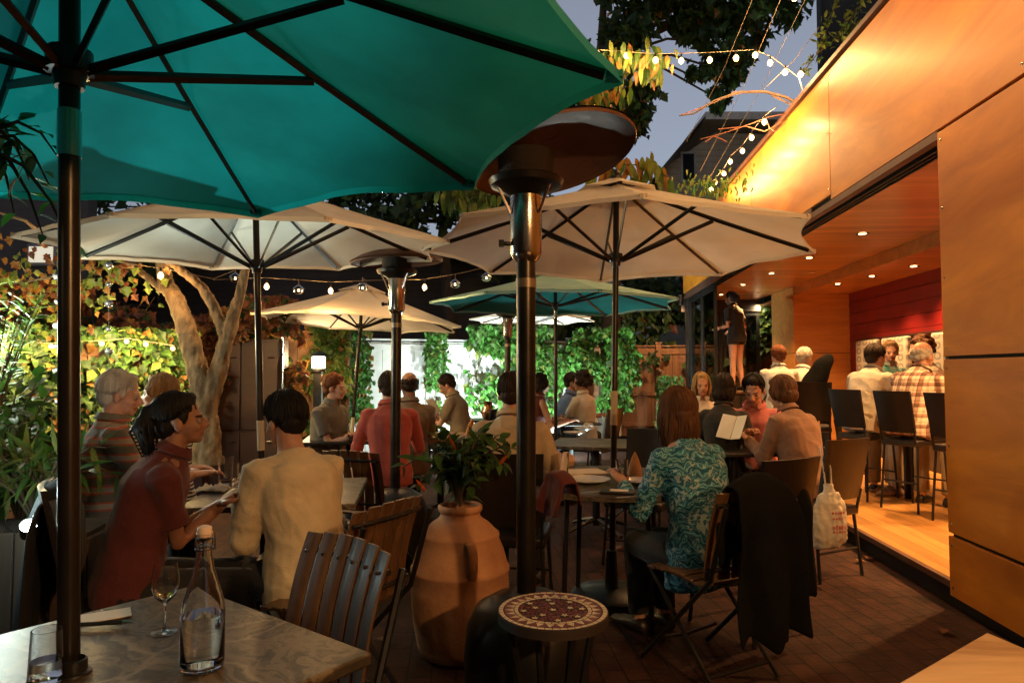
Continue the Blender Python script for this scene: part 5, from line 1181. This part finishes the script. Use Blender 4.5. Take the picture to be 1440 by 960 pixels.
def wallvine(name,label,cat,A,B,z0,z1,n,L,mats,seed,wts=None,thick=.18,dens=.0,hang=.8,shape=None,leaf='leaf',nz=1.6,stems=10):
    r=random.Random(seed); T=thing(name,label,cat,(A[0],A[1],0)); b=MB(); A3=V((A[0],A[1],0)); d=V((B[0]-A[0],B[1]-A[1],0)); Ln=d.length; d.normalize(); nrm=V((d.y,-d.x,0)); 
    if nrm.y>0: nrm=-nrm
    i=0;tries=0
    while i<n and tries<n*8:
        tries+=1; s=r.random()*Ln; z=z0+(z1-z0)*r.random()
        dn=noise.noise(V((s*nz+seed,z*nz,0)))+.4*noise.noise(V((s*nz*3,z*nz*3,seed)))
        if dn<dens: continue
        if shape and not shape(s/Ln,(z-z0)/(z1-z0),r): continue
        p=d*s+V((0,0,z))+nrm*(.02+thick*r.random()*(.4+max(0,dn)*1.3))
        dr=(V((0,0,-hang))+nrm*.5+rv(r)*.75).normalized(); up=(nrm+V((0,0,.6))+rv(r)*.5).normalized()
        l=L*r.choice((r.uniform(.35,.8),r.uniform(.7,1.15),r.uniform(1,1.5))); k=r.choices(range(len(mats)),wts)[0]
        if leaf=='maple': b.maple(p,dr,up,l,k)
        else: b.leaf(p,dr,up,l,l*.72,k)
        i+=1
    b.build('leaves',mats,T,smooth=False)
    b=MB()
    for q in range(stems):
        s=Ln*(q+r.random())/stems; z=max(.02,z0-.2); pts=[]
        while z<z1 and len(pts)<9: pts.append(d*s+V((0,0,z))+nrm*.03); z+=(z1-z0)/7; s+=r.uniform(-.12,.12)*1; s=min(max(s,0),Ln)
        if len(pts)>1: b.tube(pts,[.011*(1-.08*i) for i in range(len(pts))],5)
    b.build('stems',VINE,T); return T
wallvine('climbing_vine','thick green and yellow vine with fairy lights over the low side fence','vine',(-6.38,4.22),(-3.3,7.08),.75,1.8,6500,.1,[G1,G2,A2,G3],3,(4,2,1,4),thick=.3,dens=-.5)
wallvine('climbing_vine','golden lit ivy covering the fence around the post lantern','vine',(xw(383,9.25),9.2),(xw(488,9.5),9.5),.55,2.02,2600,.095,[G1,G2,A2,G3],5,(4,4,1.3,1.5),thick=.22,dens=-.12)
def vs1(u,v,r): return True
wallvine('climbing_vine','bright green vine cascading over the right end of the white fence','vine',(xw(655,11.5),11.35),(xw(880,12.6),12.3),.7,2.15,4200,.12,[G4,G1,G2,G3],8,(5,3,1,1),thick=.45,dens=-.2,shape=lambda u,v,r:(v>.5 and r.random()<.9) or (u>.3 and r.random()<.75) or r.random()<.28)
wallvine('climbing_vine','narrow strand of green vine trailing down the middle of the white fence','vine',(xw(598,11.2),11.28),(xw(628,11.3),11.34),.55,2.05,520,.09,[G4,G1,G2],11,(4,3,1),thick=.12,dens=-.5,stems=3)
wallvine('climbing_vine','sparse leafy vine at the left end of the white fence','vine',(xw(492,10.9),10.9),(xw(522,11),11.0),.6,2.1,420,.1,[G4,G1,G2,A2],12,(4,3,1,1),thick=.14,dens=-.2,stems=4)
wallvine('dark_hedge','rust coloured leafy bush behind the fairy light fence','bush',(-5.6,6.9),(-2.6,8.4),1.2,2.25,3800,.1,[A1,A2,G3],14,(5,1,1.8),thick=.9,dens=-.15,leaf='maple')
wallvine('hedge','dim green shrubs above the left fence behind the globes','bush',(-7.5,6.0),(-4.9,7.6),1.2,2.3,1500,.16,[G1,G3,G2],15,(3,4,1),thick=.9,dens=-.2)
wallvine('hedge','dark overgrown hedge behind the brown board fence on the right','hedge',(xw(745,15.5),15.2),(7.5,14.6),1.4,3.6,4200,.2,[G3,G1,G2,A1],16,(6,2.5,.6,.5),thick=1.5,dens=-.22)
wallvine('leafy_shrub','lit leafy shrub outside the glazed end wall of the restaurant','shrub',(4.1,13.55),(5.35,13.45),1.1,2.9,700,.15,[G2,G1,G3],17,(3,3,2),thick=.3,dens=-.05)
wallvine('hedge','low clipped green hedge in front of the board fence by the glass doors','hedge',(xw(925,12.9),12.9),(xw(962,12.7),12.7),.2,1.3,1300,.07,[G4,G1,G2],18,(2,3,1),thick=.35,dens=-.6)
# forked tree at left
T=thing('forked_tree','forked rough barked tree trunk behind the woman in maroon','tree',(xw(288,5.9),5.9,0)); o=V(T.location)
def limb(b,pts,rs,n=12,Y=5.9,seed=1):
    P=[at(px,py,Y+dy)-o for px,py,dy in pts]; 
    # subdivide with noise
    Q=[];W=[]
    for i in range(len(P)-1):
        for k in range(5):
            t=k/5; p0=P[max(i-1,0)];p1=P[i];p2=P[i+1];p3=P[min(i+2,len(P)-1)]
            p=.5*((2*p1)+(p2-p0)*t+(2*p0-5*p1+4*p2-p3)*t*t+(3*p1-p0-3*p2+p3)*t**3)
            Q.append(p+V((noise.noise(p*5+V((seed,0,0))),noise.noise(p*5+V((0,seed,0))),0))*.012); W.append((rs[i]*(1-t)+rs[i+1]*t)*(1+.1*noise.noise(p*9)))
    Q.append(P[-1]);W.append(rs[-1]); b.tube(Q,W,n)
b=MB(); limb(b,[(292,655,0),(290,600,0),(283,545,0),(266,475,0),(246,420,.05),(232,395,.1),(222,330,.2)],[.125,.11,.092,.082,.075,.06,.04]); o1=b
limb(b,[(288,575,0),(305,530,0),(318,478,-.03),(330,440,-.05),(342,395,-.1),(352,350,-.15)],[.1,.075,.06,.05,.042,.032],seed=3)
limb(b,[(318,480,-.02),(306,445,-.05),(294,420,-.08),(280,400,-.1),(255,380,-.12),(230,362,-.1)],[.05,.047,.045,.04,.036,.03],seed=5)
limb(b,[(238,408,.05),(222,402,.1),(205,388,.15),(188,374,.2),(150,352,.3)],[.045,.034,.03,.026,.02],seed=7)
me=voxel(b,.011,2,lambda co,nr:nr*(.014*noise.noise(V((co.x*28,co.y*28,co.z*11)))+.006*noise.noise(co*60))); me.materials.append(BARK); tr=bpy.data.objects.new('trunk',me); COL.objects.link(tr); tr.parent=T; me.polygons.foreach_set('use_smooth',[True]*len(me.polygons))
b=MB(); r=random.Random(31)
for cx,cy,n,s in((40,395,130,.32),(75,420,60,.2),(150,380,70,.22),(165,395,30,.15),(20,380,60,.3)):
    c=at(cx,cy,5.6)-o
    for i in range(n):
        p=c+V((r.gauss(0,s),r.gauss(0,s*.7),r.gauss(0,s*.55))); b.maple(p,(V((0,0,-.8))+rv(r)*.7).normalized(),(V((0,-1,.3))+rv(r)*.6).normalized(),.075*r.uniform(.6,1.2),r.choices((0,1,2),(2,4,2))[0])
b.build('crown',[A2,G2,A1],T,smooth=False)
b=MB()
for q in(((60,330,.1),(35,310,-.2),(-30,290,-.3)),((188,374,.2),(120,378,0),(60,392,-.3),(10,400,-.3))):
    b.tube([at(px,py,5.6+d)-o for px,py,d in q],[.02,.012,.008,.005][:len(q)],6)
b.build('branch',BARK,T)
# left foreground shrub with long leaves
def shrub(name,label,cat,base,stemsp,L,W,mats,seed,leafn=9,group=None,fn='leaf8'):
    T=thing(name,label,cat,base,0,group); r=random.Random(seed); bs=MB(); bl_=MB(); o=V(base)
    for tip in stemsp:
        tip=V(tip)-o; mid=tip*.5+V((0,0,.12)); pts=[V((0,0,0)),tip*.25+V((0,0,.1)),mid,tip*.78+V((0,0,.08)),tip]; bs.tube(pts,[.008,.007,.006,.004,.002],5)
        for i in range(leafn):
            t=.25+.75*i/(leafn-1); k=min(3,int(t*4)); u=t*4-k; p=pts[k]*(1-u)+pts[k+1]*u
            ax=(pts[k+1]-pts[k]).normalized(); sd=rv(r); sd=(sd-ax*sd.dot(ax)).normalized(); d=(ax*.5+sd*.9+V((0,0,.1))).normalized(); l=L*r.uniform(.6,1.15)
            getattr(bl_,fn)(p,d,(V((0,-.3,1))+rv(r)*.4).normalized(),l,l*W,r.randrange(len(mats)))
    bs.build('stems',VINE,T); bl_.build('leaves',mats,T,smooth=180 if fn=='leaf8' else False); return T
r=random.Random(4)
b0=at(-20,760,3.7); b0.z=.35
shrub('leafy_shrub','tall pale leaved shrub at the left edge in front of the vine fence','shrub',b0,[at(r.uniform(-60,78),r.uniform(505,680),r.uniform(3.4,4.1)) for i in range(24)],.13,.42,[P1m,G1,G4],4,11)
b0=at(-30,600,4.3); b0.z=.6
shrub('bamboo','feathery thin leaved bamboo at the left edge under the cream umbrella','bamboo',b0,[at(r.uniform(-70,60),r.uniform(395,470),r.uniform(4.1,4.7)) for i in range(26)],.12,.14,[G1,P1m,G2],6,16)
# leaves of a branch hanging near the umbrella tip at upper left
b0=at(-40,235,1.9)
shrub('leafy_branch','dark leafy sprig in front of the huge teal umbrella at the left edge','branch',b0,[at(px,py,2.0) for px,py in((82,222),(40,250),(70,262),(20,300),(100,345),(60,330),(15,200))],.075,.42,[G1,G4,G3],9,7)
# planter box with spot lamp
pb=at(20,860,2.75); T=thing('planter_box','weathered wooden planter box at the left edge beside a glaring spot lamp','planter',(pb.x-.12,2.8,0),R(8)); PLK=wood('planter_wood',(.09,.06,.04),(.045,.03,.02),axis=2,scale=10,rough=.8,bmp=.3)
b=MB()
for i in range(6): b.box((-.4+i*.135,0,.35),(.128,.024,.7))
b.box((-.06,.2,.34),(.8,.36,.64)); b.build('boards',PLK,T,bevel=.004)
b=MB(); b.box((-.06,.2,.67),(.76,.33,.02)); b.build('soil',M['soil'],T)
b0=V((pb.x-.1,3.0,.69)); r=random.Random(12)
shrub('strap_leaf_plant','bright green strap leaved plant growing in the planter box','plant',b0,[b0+V((r.uniform(-.4,.32),r.uniform(-.15,.2),r.uniform(.12,.34))) for i in range(30)],.17,.16,[G4,G2,G1],13,7)
b0=at(30,650,3.6); b0.z=.55
shrub('round_leaf_plant','round leaved plant lit green between the shrub and the black chair','plant',b0,[b0+V((r.uniform(-.28,.2),r.uniform(-.15,.2),r.uniform(.1,.5))) for i in range(18)],.11,.7,[G4,G1],14,7)
# pepper plant in the urn
b0=V((ux,uy,.7)); r=random.Random(21)
T=shrub('pepper_plant','leafy chili pepper plant growing out of the terracotta urn','plant',b0,[b0+V((r.gauss(0,.13),r.gauss(0,.1),r.uniform(.03,.36))) for i in range(36)],.082,.55,[G1,G1,G3],22,10)
for i,(px,py,an) in enumerate(((703,652,30),(640,632,120),(598,690,210))):
    p=at(px,py,3.3)-b0; b=MB(); d=V((math.cos(R(an))*.6,-.2,.7 if i<3 else -.7)).normalized(); b.tube([p,p+d*.02,p+d*.05,p+d*.075],[.005,.01,.008,.001],8); b.build('chili_pepper',mat('chili',(.5,.07,.02),(.4,.12,.02),rough=.25),T)
b0=V((-.35,5.2,0.0)); r=random.Random(23)
T=shrub('flowering_plant','low plant with an orange bloom below the pale wooden table','plant',b0,[b0+V((r.gauss(0,.16),r.gauss(0,.1),r.uniform(.5,.85))) for i in range(14)],.11,.4,[G1,G3],24,8)
p=at(661,602,5.2)-b0; b=MB(); b.tube([p+V((-.03,0,-.1)),p+V((-.01,0,-.03)),p+V((.012,0,.04)),p+V((.02,0,.075))],[.008,.024,.02,.002],10); b.build('bloom',mat('orange_petal',(.75,.22,.03),(.6,.3,.05),rough=.5,transl=.2),T)
# big maples against the sky
def tree(label,base,h,crownpts,n,L,mats,wts,seed,trunk=True,rad=.2,fn='maple'):
    T=thing('maple_tree',label,'tree',base); o=V(base); r=random.Random(seed); b=MB(); bb=MB()
    if trunk: b.tube([V((0,0,0)),V((.1,0,h*.4)),V((-.1,.1,h*.75)),V((0,0,h))],[rad,rad*.8,rad*.55,rad*.2],12)
    tw=sum(c[3] for c in crownpts)
    for c in crownpts:
        cc=V(c[:3])-o; s=c[3]
        if trunk: b.tube([V((0,0,h*.8)),(V((0,0,h*.85))+cc)*.5,cc],[rad*.2,rad*.12,.015],6)
        k=int(n*s/tw); 
        for q in range(max(3,k//60)):
            c2=cc+rv(r)*s*r.random()**.4*V((1,1,.8)).length/1.6
            for i in range(60):
                p=c2+V((r.gauss(0,1),r.gauss(0,1),r.gauss(0,.8)))*s*.2
                d=(V((0,0,-.7))+rv(r)*.8).normalized(); up=(V((0,-.5,.7))+rv(r)*.6).normalized(); l=L*r.uniform(.4,1.3); kk=r.choices(range(len(mats)),wts)[0]
                if fn=='maple': bb.maple(p,d,up,l,kk)
                else: bb.leaf(p,d,up,l,l*.6,kk)
    if trunk: b.build('trunk',BARKD,T)
    bb.build('crown',mats,T,smooth=False); return T
pt=lambda px,py,Y,s:(*at(px,py,Y),s)
tree('dark maple filling the sky beside the near umbrella tip',(1.75,12.5,0),9,[pt(880,15,12,.6),pt(915,0,12.2,.4),pt(880,75,12,.5),pt(890,125,12,.4),pt(885,175,12.1,.35),pt(850,150,12,.6),pt(985,20,12.5,.55),pt(1040,15,12.6,.6),pt(1090,0,12.8,.5),pt(1025,60,12.5,.4),pt(990,115,12.5,.28),pt(1035,105,12.6,.3),pt(960,30,12.4,.3),pt(1010,140,13,.2),pt(940,-50,12,.8),pt(1030,-50,12,.8),pt(1100,-60,12,.8)],8500,.2,[G3,G1,A2],(6,1.5,.35),41)
tree('unlit tree mass behind the cream umbrellas above the dark house',(-1.5,15.5,0),6,[pt(600,300,15,1.1),pt(520,290,15,1.1),pt(680,290,15,1.0),pt(690,350,15,.9),pt(560,250,15,1),pt(640,250,15,1),pt(730,300,15,.8),pt(60,290,15,1.3),pt(180,330,15,1.2)],3800,.24,[G3,G3,G1],(5,3,.6),43)
tree('dark tree above the board fence left of the folding doors',(2.6,16.5,0),4.5,[pt(840,420,15.5,.7),pt(900,430,15.5,.7),pt(950,425,15.5,.6),pt(1000,440,15.5,.5),pt(800,430,15.5,.6),pt(1040,420,15.5,.5)],3000,.17,[G3,G1,G2,A1],(5,2,.4,.5),47)
# drooping lit vines: near umbrella tip and over the peach umbrella
def hang(name,label,pts,Y,n,L,mats,wts,seed,sp=.12,fn='leaf8'):
    o=at(*pts[0],Y); T=thing(name,label,'vine',o); r=random.Random(seed); b=MB(); st=MB(); P=[at(px,py,Y)-o for px,py in pts]; st.tube(P,.006,5)
    for i in range(n):
        k=r.randrange(len(P)-1); t=r.random(); p=P[k]*(1-t)+P[k+1]*t+V((r.gauss(0,sp),r.gauss(0,sp),r.gauss(0,sp*.6))); l=L*r.uniform(.7,1.2)
        b.leaf8(p,(V((0,0,-1))+rv(r)*.45).normalized(),(V((0,-1,.2))+rv(r)*.5).normalized(),l,l*.33,r.choices(range(len(mats)),wts)[0])
    b.build('leaves',mats,T,smooth=180); st.build('stem',VINE,T); return T
hang('drooping_vine','orange and green leaves drooping under the string bulbs at the umbrella tip',[(830,95),(868,85),(905,82),(930,86)],6.6,150,.15,[A2,G2,G1],(3,4,4),51,.1)
hang('drooping_vine','orange leaves peeping out between umbrella edge and heater reflector',[(790,165),(830,140),(868,118)],6.0,90,.13,[A2,G2,G1],(4,4,2),52,.1)
hang('drooping_vine','row of long yellow leaves drooping over the top of the peach umbrella',[(842,240),(875,232),(912,232),(940,250)],5.6,45,.17,[A2,G2,G1],(3,4,3),53,.07)
hang('drooping_vine','green leaves by the last bulbs where the fascia meets the peach umbrella',[(965,262),(1000,255),(1035,258)],7.5,170,.07,[G4,G2,G1],(3,3,3),54,.13)
hang('drooping_vine','green vine leaves left of the near heater burner',[(630,265),(655,275),(690,270)],6.4,80,.16,[G1,G2,G3],(3,2,3),55,.1)
T=thing('trailing_vine','thin leafy vine climbing the edge of the tall dark building above the fascia','vine',at(1130,100,6.8)); o=V(T.location); r=random.Random(61); st=MB(); b=MB()
for pl in([(1128,104),(1150,75),(1175,55),(1205,35),(1240,22),(1265,0)],[(1150,75),(1160,35),(1178,5),(1190,-20)],[(1175,55),(1200,20),(1225,-10)],[(1190,45),(1230,30),(1258,12)]):
    P=[at(px,py,6.8)-o for px,py in pl]; st.tube(P,.005,5)
    for k in range(len(P)-1):
        for i in range(26):
            t=r.random(); p=P[k]*(1-t)+P[k+1]*t+rv(r)*.05; l=.075*r.uniform(.6,1.2); b.leaf8(p,rv(r),rv(r),l,l*.4,r.randrange(2))
st.build('stem',VINE,T); b.build('leaves',[G2,G1],T,smooth=180)
# small dead twigs under the string
T=thing('bare_vine','tangle of bare reddish vine stems hanging below the curved arm','vine',at(1050,160,6.7)); o=V(T.location); b=MB()
for pl in([(985,196),(1010,190),(1040,180),(1080,165),(1115,158)],[(1010,182),(1050,178),(1075,185),(1108,168)],[(992,200),(1003,192),(1015,196),(1022,200)],[(1078,170),(1082,180),(1090,186),(1105,172)],[(955,163),(990,150),(1020,138),(1035,128)]):
    b.tube([at(px,py,6.7)-o for px,py in pl],.005,5)
b.build('stems',mat('red_stem',(.22,.08,.05),rough=.8),T)
# fallen leaves on the bricks
r=random.Random(77)
for i,(px,py,lab) in enumerate(((1203,790,'curled brown leaf on the bricks, left of the pair beside the floor edge'),(1222,788,'curled brown leaf on the bricks, right of the pair beside the floor edge'),(1107,876,'tiny tan leaf right of the folded chair foot'),(1338,889,'pale curled maple leaf nearest the wooden counter corner'),(553,820,'pink brown leaf on the bricks between slat chair and urn'),(545,905,'brown leaf at the foot of the brown slat chair'),(592,742,'reddish leaf on the paving left of the urn neck'),(585,712,'yellow leaf on the lit green patch of paving'),(866,774,'small bright leaf under the round table'),(322,823,'pale leaf on the paving behind the swing top bottle'))):
    p=atz(px,py,.004); b=MB(); b.maple(V((0,0,.012)),V((r.uniform(-1,1),r.uniform(-1,1),.1)),V((r.uniform(-.3,.3),r.uniform(-.3,.3),1)),.1*r.uniform(.7,1.1)); o=b.build('fallen_leaf',r.choice((A1,A2)),None,smooth=False,loc=p); tag(o,lab,'leaf','fallen leaves on the paving')

# unseen tree and house wall added to keep the sky off the patio
r=random.Random(91); T=thing('maple_tree','unseen maple added behind the viewer, crown blocking the sky over the patio','tree',(-4.5,-3.5,0)); o=V(T.location); b=MB()
b.tube([V((0,0,0)),V((.1,.1,3)),V((.3,.3,6.5))],[.3,.24,.12],12)
for q in((3,4,6.8),(-2,3,6.6),(4,0,6.9),(0,6,6.7),(-4,1,6.6)): b.tube([V((.1,.1,3.6)),V(q)*.55+V((0,0,2.4)),V(q)],[.14,.09,.03],7)
b.build('trunk',BARKD,T); b=MB()
for i in range(9000):
    p=V((r.uniform(-10,3.7),r.uniform(-9,6.4),r.uniform(5.6,7.6)))
    if p.z<1.35+max(0,p.y)*.62+.5: p.z=1.35+p.y*.62+.5+r.random()*1.5
    b.maple(p-o,(V((0,0,-.5))+rv(r)).normalized(),(V((0,0,1))+rv(r)*.5).normalized(),r.uniform(.3,.5),r.choices((0,1),(4,1))[0])
b.build('crown',[G3,G1],T,smooth=False)
T=thing('sky_block_wall','unseen brick wall added behind the viewer to block the sky','house',(0,-7,0)); b=MB(); b.box((-3,-.5,4.5),(18,.6,9)); b.box((-9.4,5,4),(.5,11,8)); b.build('wall',mat('dark_brick',(.14,.07,.05),rough=.9,scale=20),T)  # unseen wall, added to shut out sky light from behind
# ---------------------------------------------------------------- lamps, sky and camera
def light(kind,name,p,power,col,size=.05,aim=None,spot=None,blend=.6):
    l=bpy.data.lights.new(name,kind); l.energy=power; l.color=col
    if kind in('POINT','SPOT'): l.shadow_soft_size=size
    o=bpy.data.objects.new(name,l); COL.objects.link(o); o.location=p
    if kind=='AREA': l.size=size
    if spot: l.spot_size=R(spot); l.spot_blend=blend
    if aim is not None: o.rotation_euler=(V(aim)-V(p)).to_track_quat('-Z','Y').to_euler()
    return o
WARM=(1,.58,.24); COOL=(.78,1,.95)
for p,k in LIGHTS: light('POINT','bulb_light',p+V((0,-.0,-.07)),11.5*k,(1,.55,.19),.03)
for p in DL:
    w=BMx@V((p.x,p.y,p.z-.03)); light('SPOT','downlight',w,205,(1,.5,.17),.04,w+V((0,0,-1)),104,.8)
# two more downlights and wall sconces over the near part of the room, outside the frame
for x,y in((.9,.8),(.9,-.6),(1.9,1.2)):
    w=BMx@V((x,y,2.55)); light('SPOT','downlight',w,230,(1,.5,.17),.04,w+V((0,0,-1)),125,.7)
light('POINT','lantern_light',LANT,26,(1,.72,.38),.08)
# spot lamp in the planter
def spotlamp(label,p,aim,power,col,spot,name='spot_lamp',es=30,r=.035):
    p=V(p); d=(V(aim)-p).normalized(); q=d.to_track_quat('Z','Y').to_matrix(); T=thing(name,label,'lamp',p)
    b=MB(); b.lathe([(r*.5,-.09),(r,-.06),(r,0),(r*.9,.0),(r*.85,-.012)],n=18,M=q,cap1=False); b.build('housing',M['black'],T)
    b=MB(); b.lathe([(r*.84,-.01),(.001,-.008)],n=18,M=q,cap0=False); b.build('lens',emit('spot_lens',col,es),T)
    b=MB(); b.tube([V((0,0,0))-d*.06,V((0,0,-.12)),V((0,0,-p.z))],.008,6); b.build('stake',M['black'],T)
    light('SPOT','spot_light',p+d*.01,power,col,.03,aim,spot,.5)
p=at(40,738,2.5); spotlamp('glaring cool spot lamp in the planter box at the left',p,(-1.05,1.35,1.9),12,COOL,95,r=.03,es=45)
light('POINT','spot_spill',p+V((-.12,.0,.1)),4,COOL,.04)
p=at(-12,492,4.6); spotlamp('cool garden spot lamp among the leaves at the left edge',p,(-1.0,3.2,2.2),45,(.85,1,.92),120)
light('POINT','garden_spill',p+V((.25,-.3,.1)),50,(.9,1,.8),.06)
p=V((-.9,9.6,.3)); spotlamp('cool floodlight on the ground washing the white fence',p,(-1.1,11.6,1.3),210,(.86,1,.97),150)
p=V((.35,9.9,.3)); spotlamp('cool floodlight on the ground aimed into the green vine',p,(.5,12.2,1.3),700,(.85,1,.9),140)
spotlamp('added cool uplight brightening the underside of the far teal umbrella',V((.95,8.0,.16)),(.5,7.1,2.1),60,(.75,1,.95),110)  # extra uplight added to brighten the far teal canopy from below
# fairy lights in the left vine
T=thing('fairy_lights','string of warm fairy lights glowing in the vine on the left fence','fairy lights',(0,0,0)); w=[]
for px,py,Y in((4,486,5.92),(72,487,6.1),(143,483,6.33),(178,480,6.46),(205,484,6.55),(243,490,6.68)):
    p=at(px,py,Y); w.append(p+V((0,0,.03))); b=MB(); b.sph(p,.022,8); b.build('bulb',BULB,T); light('POINT','fairy_light',p+V((.1,-.2,.0)),21,(1,.66,.24),.03)
wirecurve(w,.003).build('wire',WIRE,T)
p=at(357,486,9.0); light('POINT','fairy_light',at(395,485,8.95),10,(1,.66,.25),.03); light('POINT','fairy_light',at(480,535,8.95),8,(1,.66,.25),.03)
spotlamp('cool floodlight high on the dark neighbour house aimed at the patio',V((-2.4,12.5,4.7)),(-1.6,2.3,2.75),7000,(.72,1,.97),16)
# lamps added to light the near diners, board fence and end shrub
def addedlamp(label,p,power,col,aim,spot=130):
    T=thing('added_lamp',label,'lamp',p); b=MB(); b.lathe([(.05,-.1),(.06,.1)],n=18); b.build('shade',M['bronze'],T); light('SPOT','added_light',V(p)+V((0,0,-.12)),power,col,.08,aim,spot,.8)
addedlamp('added unseen lamp behind the viewer lighting the near diners warmly',(1.95,-1.2,2.6),270,(1,.52,.19),(-.4,3.2,1.3))
addedlamp('second added unseen lamp left of the viewer lighting the near table',(-2.6,-.6,2.5),18,(1,.8,.55),(-.5,2.0,.7))
q=BMx@V((-.06,8.9,2.72)); addedlamp('added lamp at the far restaurant corner warming the board fence',q,95,(1,.55,.25),(2.4,14,1.0),150)  # added for the warm light on the board fence
addedlamp('added lamp outside the glazed end wall brightening the shrub',V((4.75,13.0,2.75)),70,(1,.75,.4),(4.7,13.7,1.6),150)  # added to brighten the shrub behind the glass
world=bpy.data.worlds.new('World'); S.world=world; world.use_nodes=True; nt=world.node_tree; bg=nt.nodes['Background']
sk=nt.nodes.new('ShaderNodeTexSky'); sk.sky_type='NISHITA'; sk.sun_disc=False; sk.sun_elevation=R(1.0); sk.sun_rotation=R(200); sk.ozone_density=4
hs=nt.nodes.new('ShaderNodeHueSaturation'); hs.inputs['Saturation'].default_value=.36; nt.links.new(sk.outputs[0],hs.inputs['Color']); nt.links.new(hs.outputs[0],bg.inputs[0]); bg.inputs[1].default_value=.33
cam=bpy.data.cameras.new('camera'); cam.sensor_width=36; cam.lens=24; cam.clip_end=500; cam.clip_start=.05
co=bpy.data.objects.new('camera',cam); COL.objects.link(co); co.location=(0,0,CH); co.rotation_euler=(PI/2+PITCH,0,0); S.camera=co
S.render.engine='CYCLES'; S.cycles.max_bounces=8; S.cycles.transparent_max_bounces=12; S.cycles.caustics_reflective=False; S.cycles.caustics_refractive=False; S.cycles.sample_clamp_indirect=4
S.view_settings.view_transform='Standard'; S.view_settings.look='None'; S.view_settings.exposure=.5
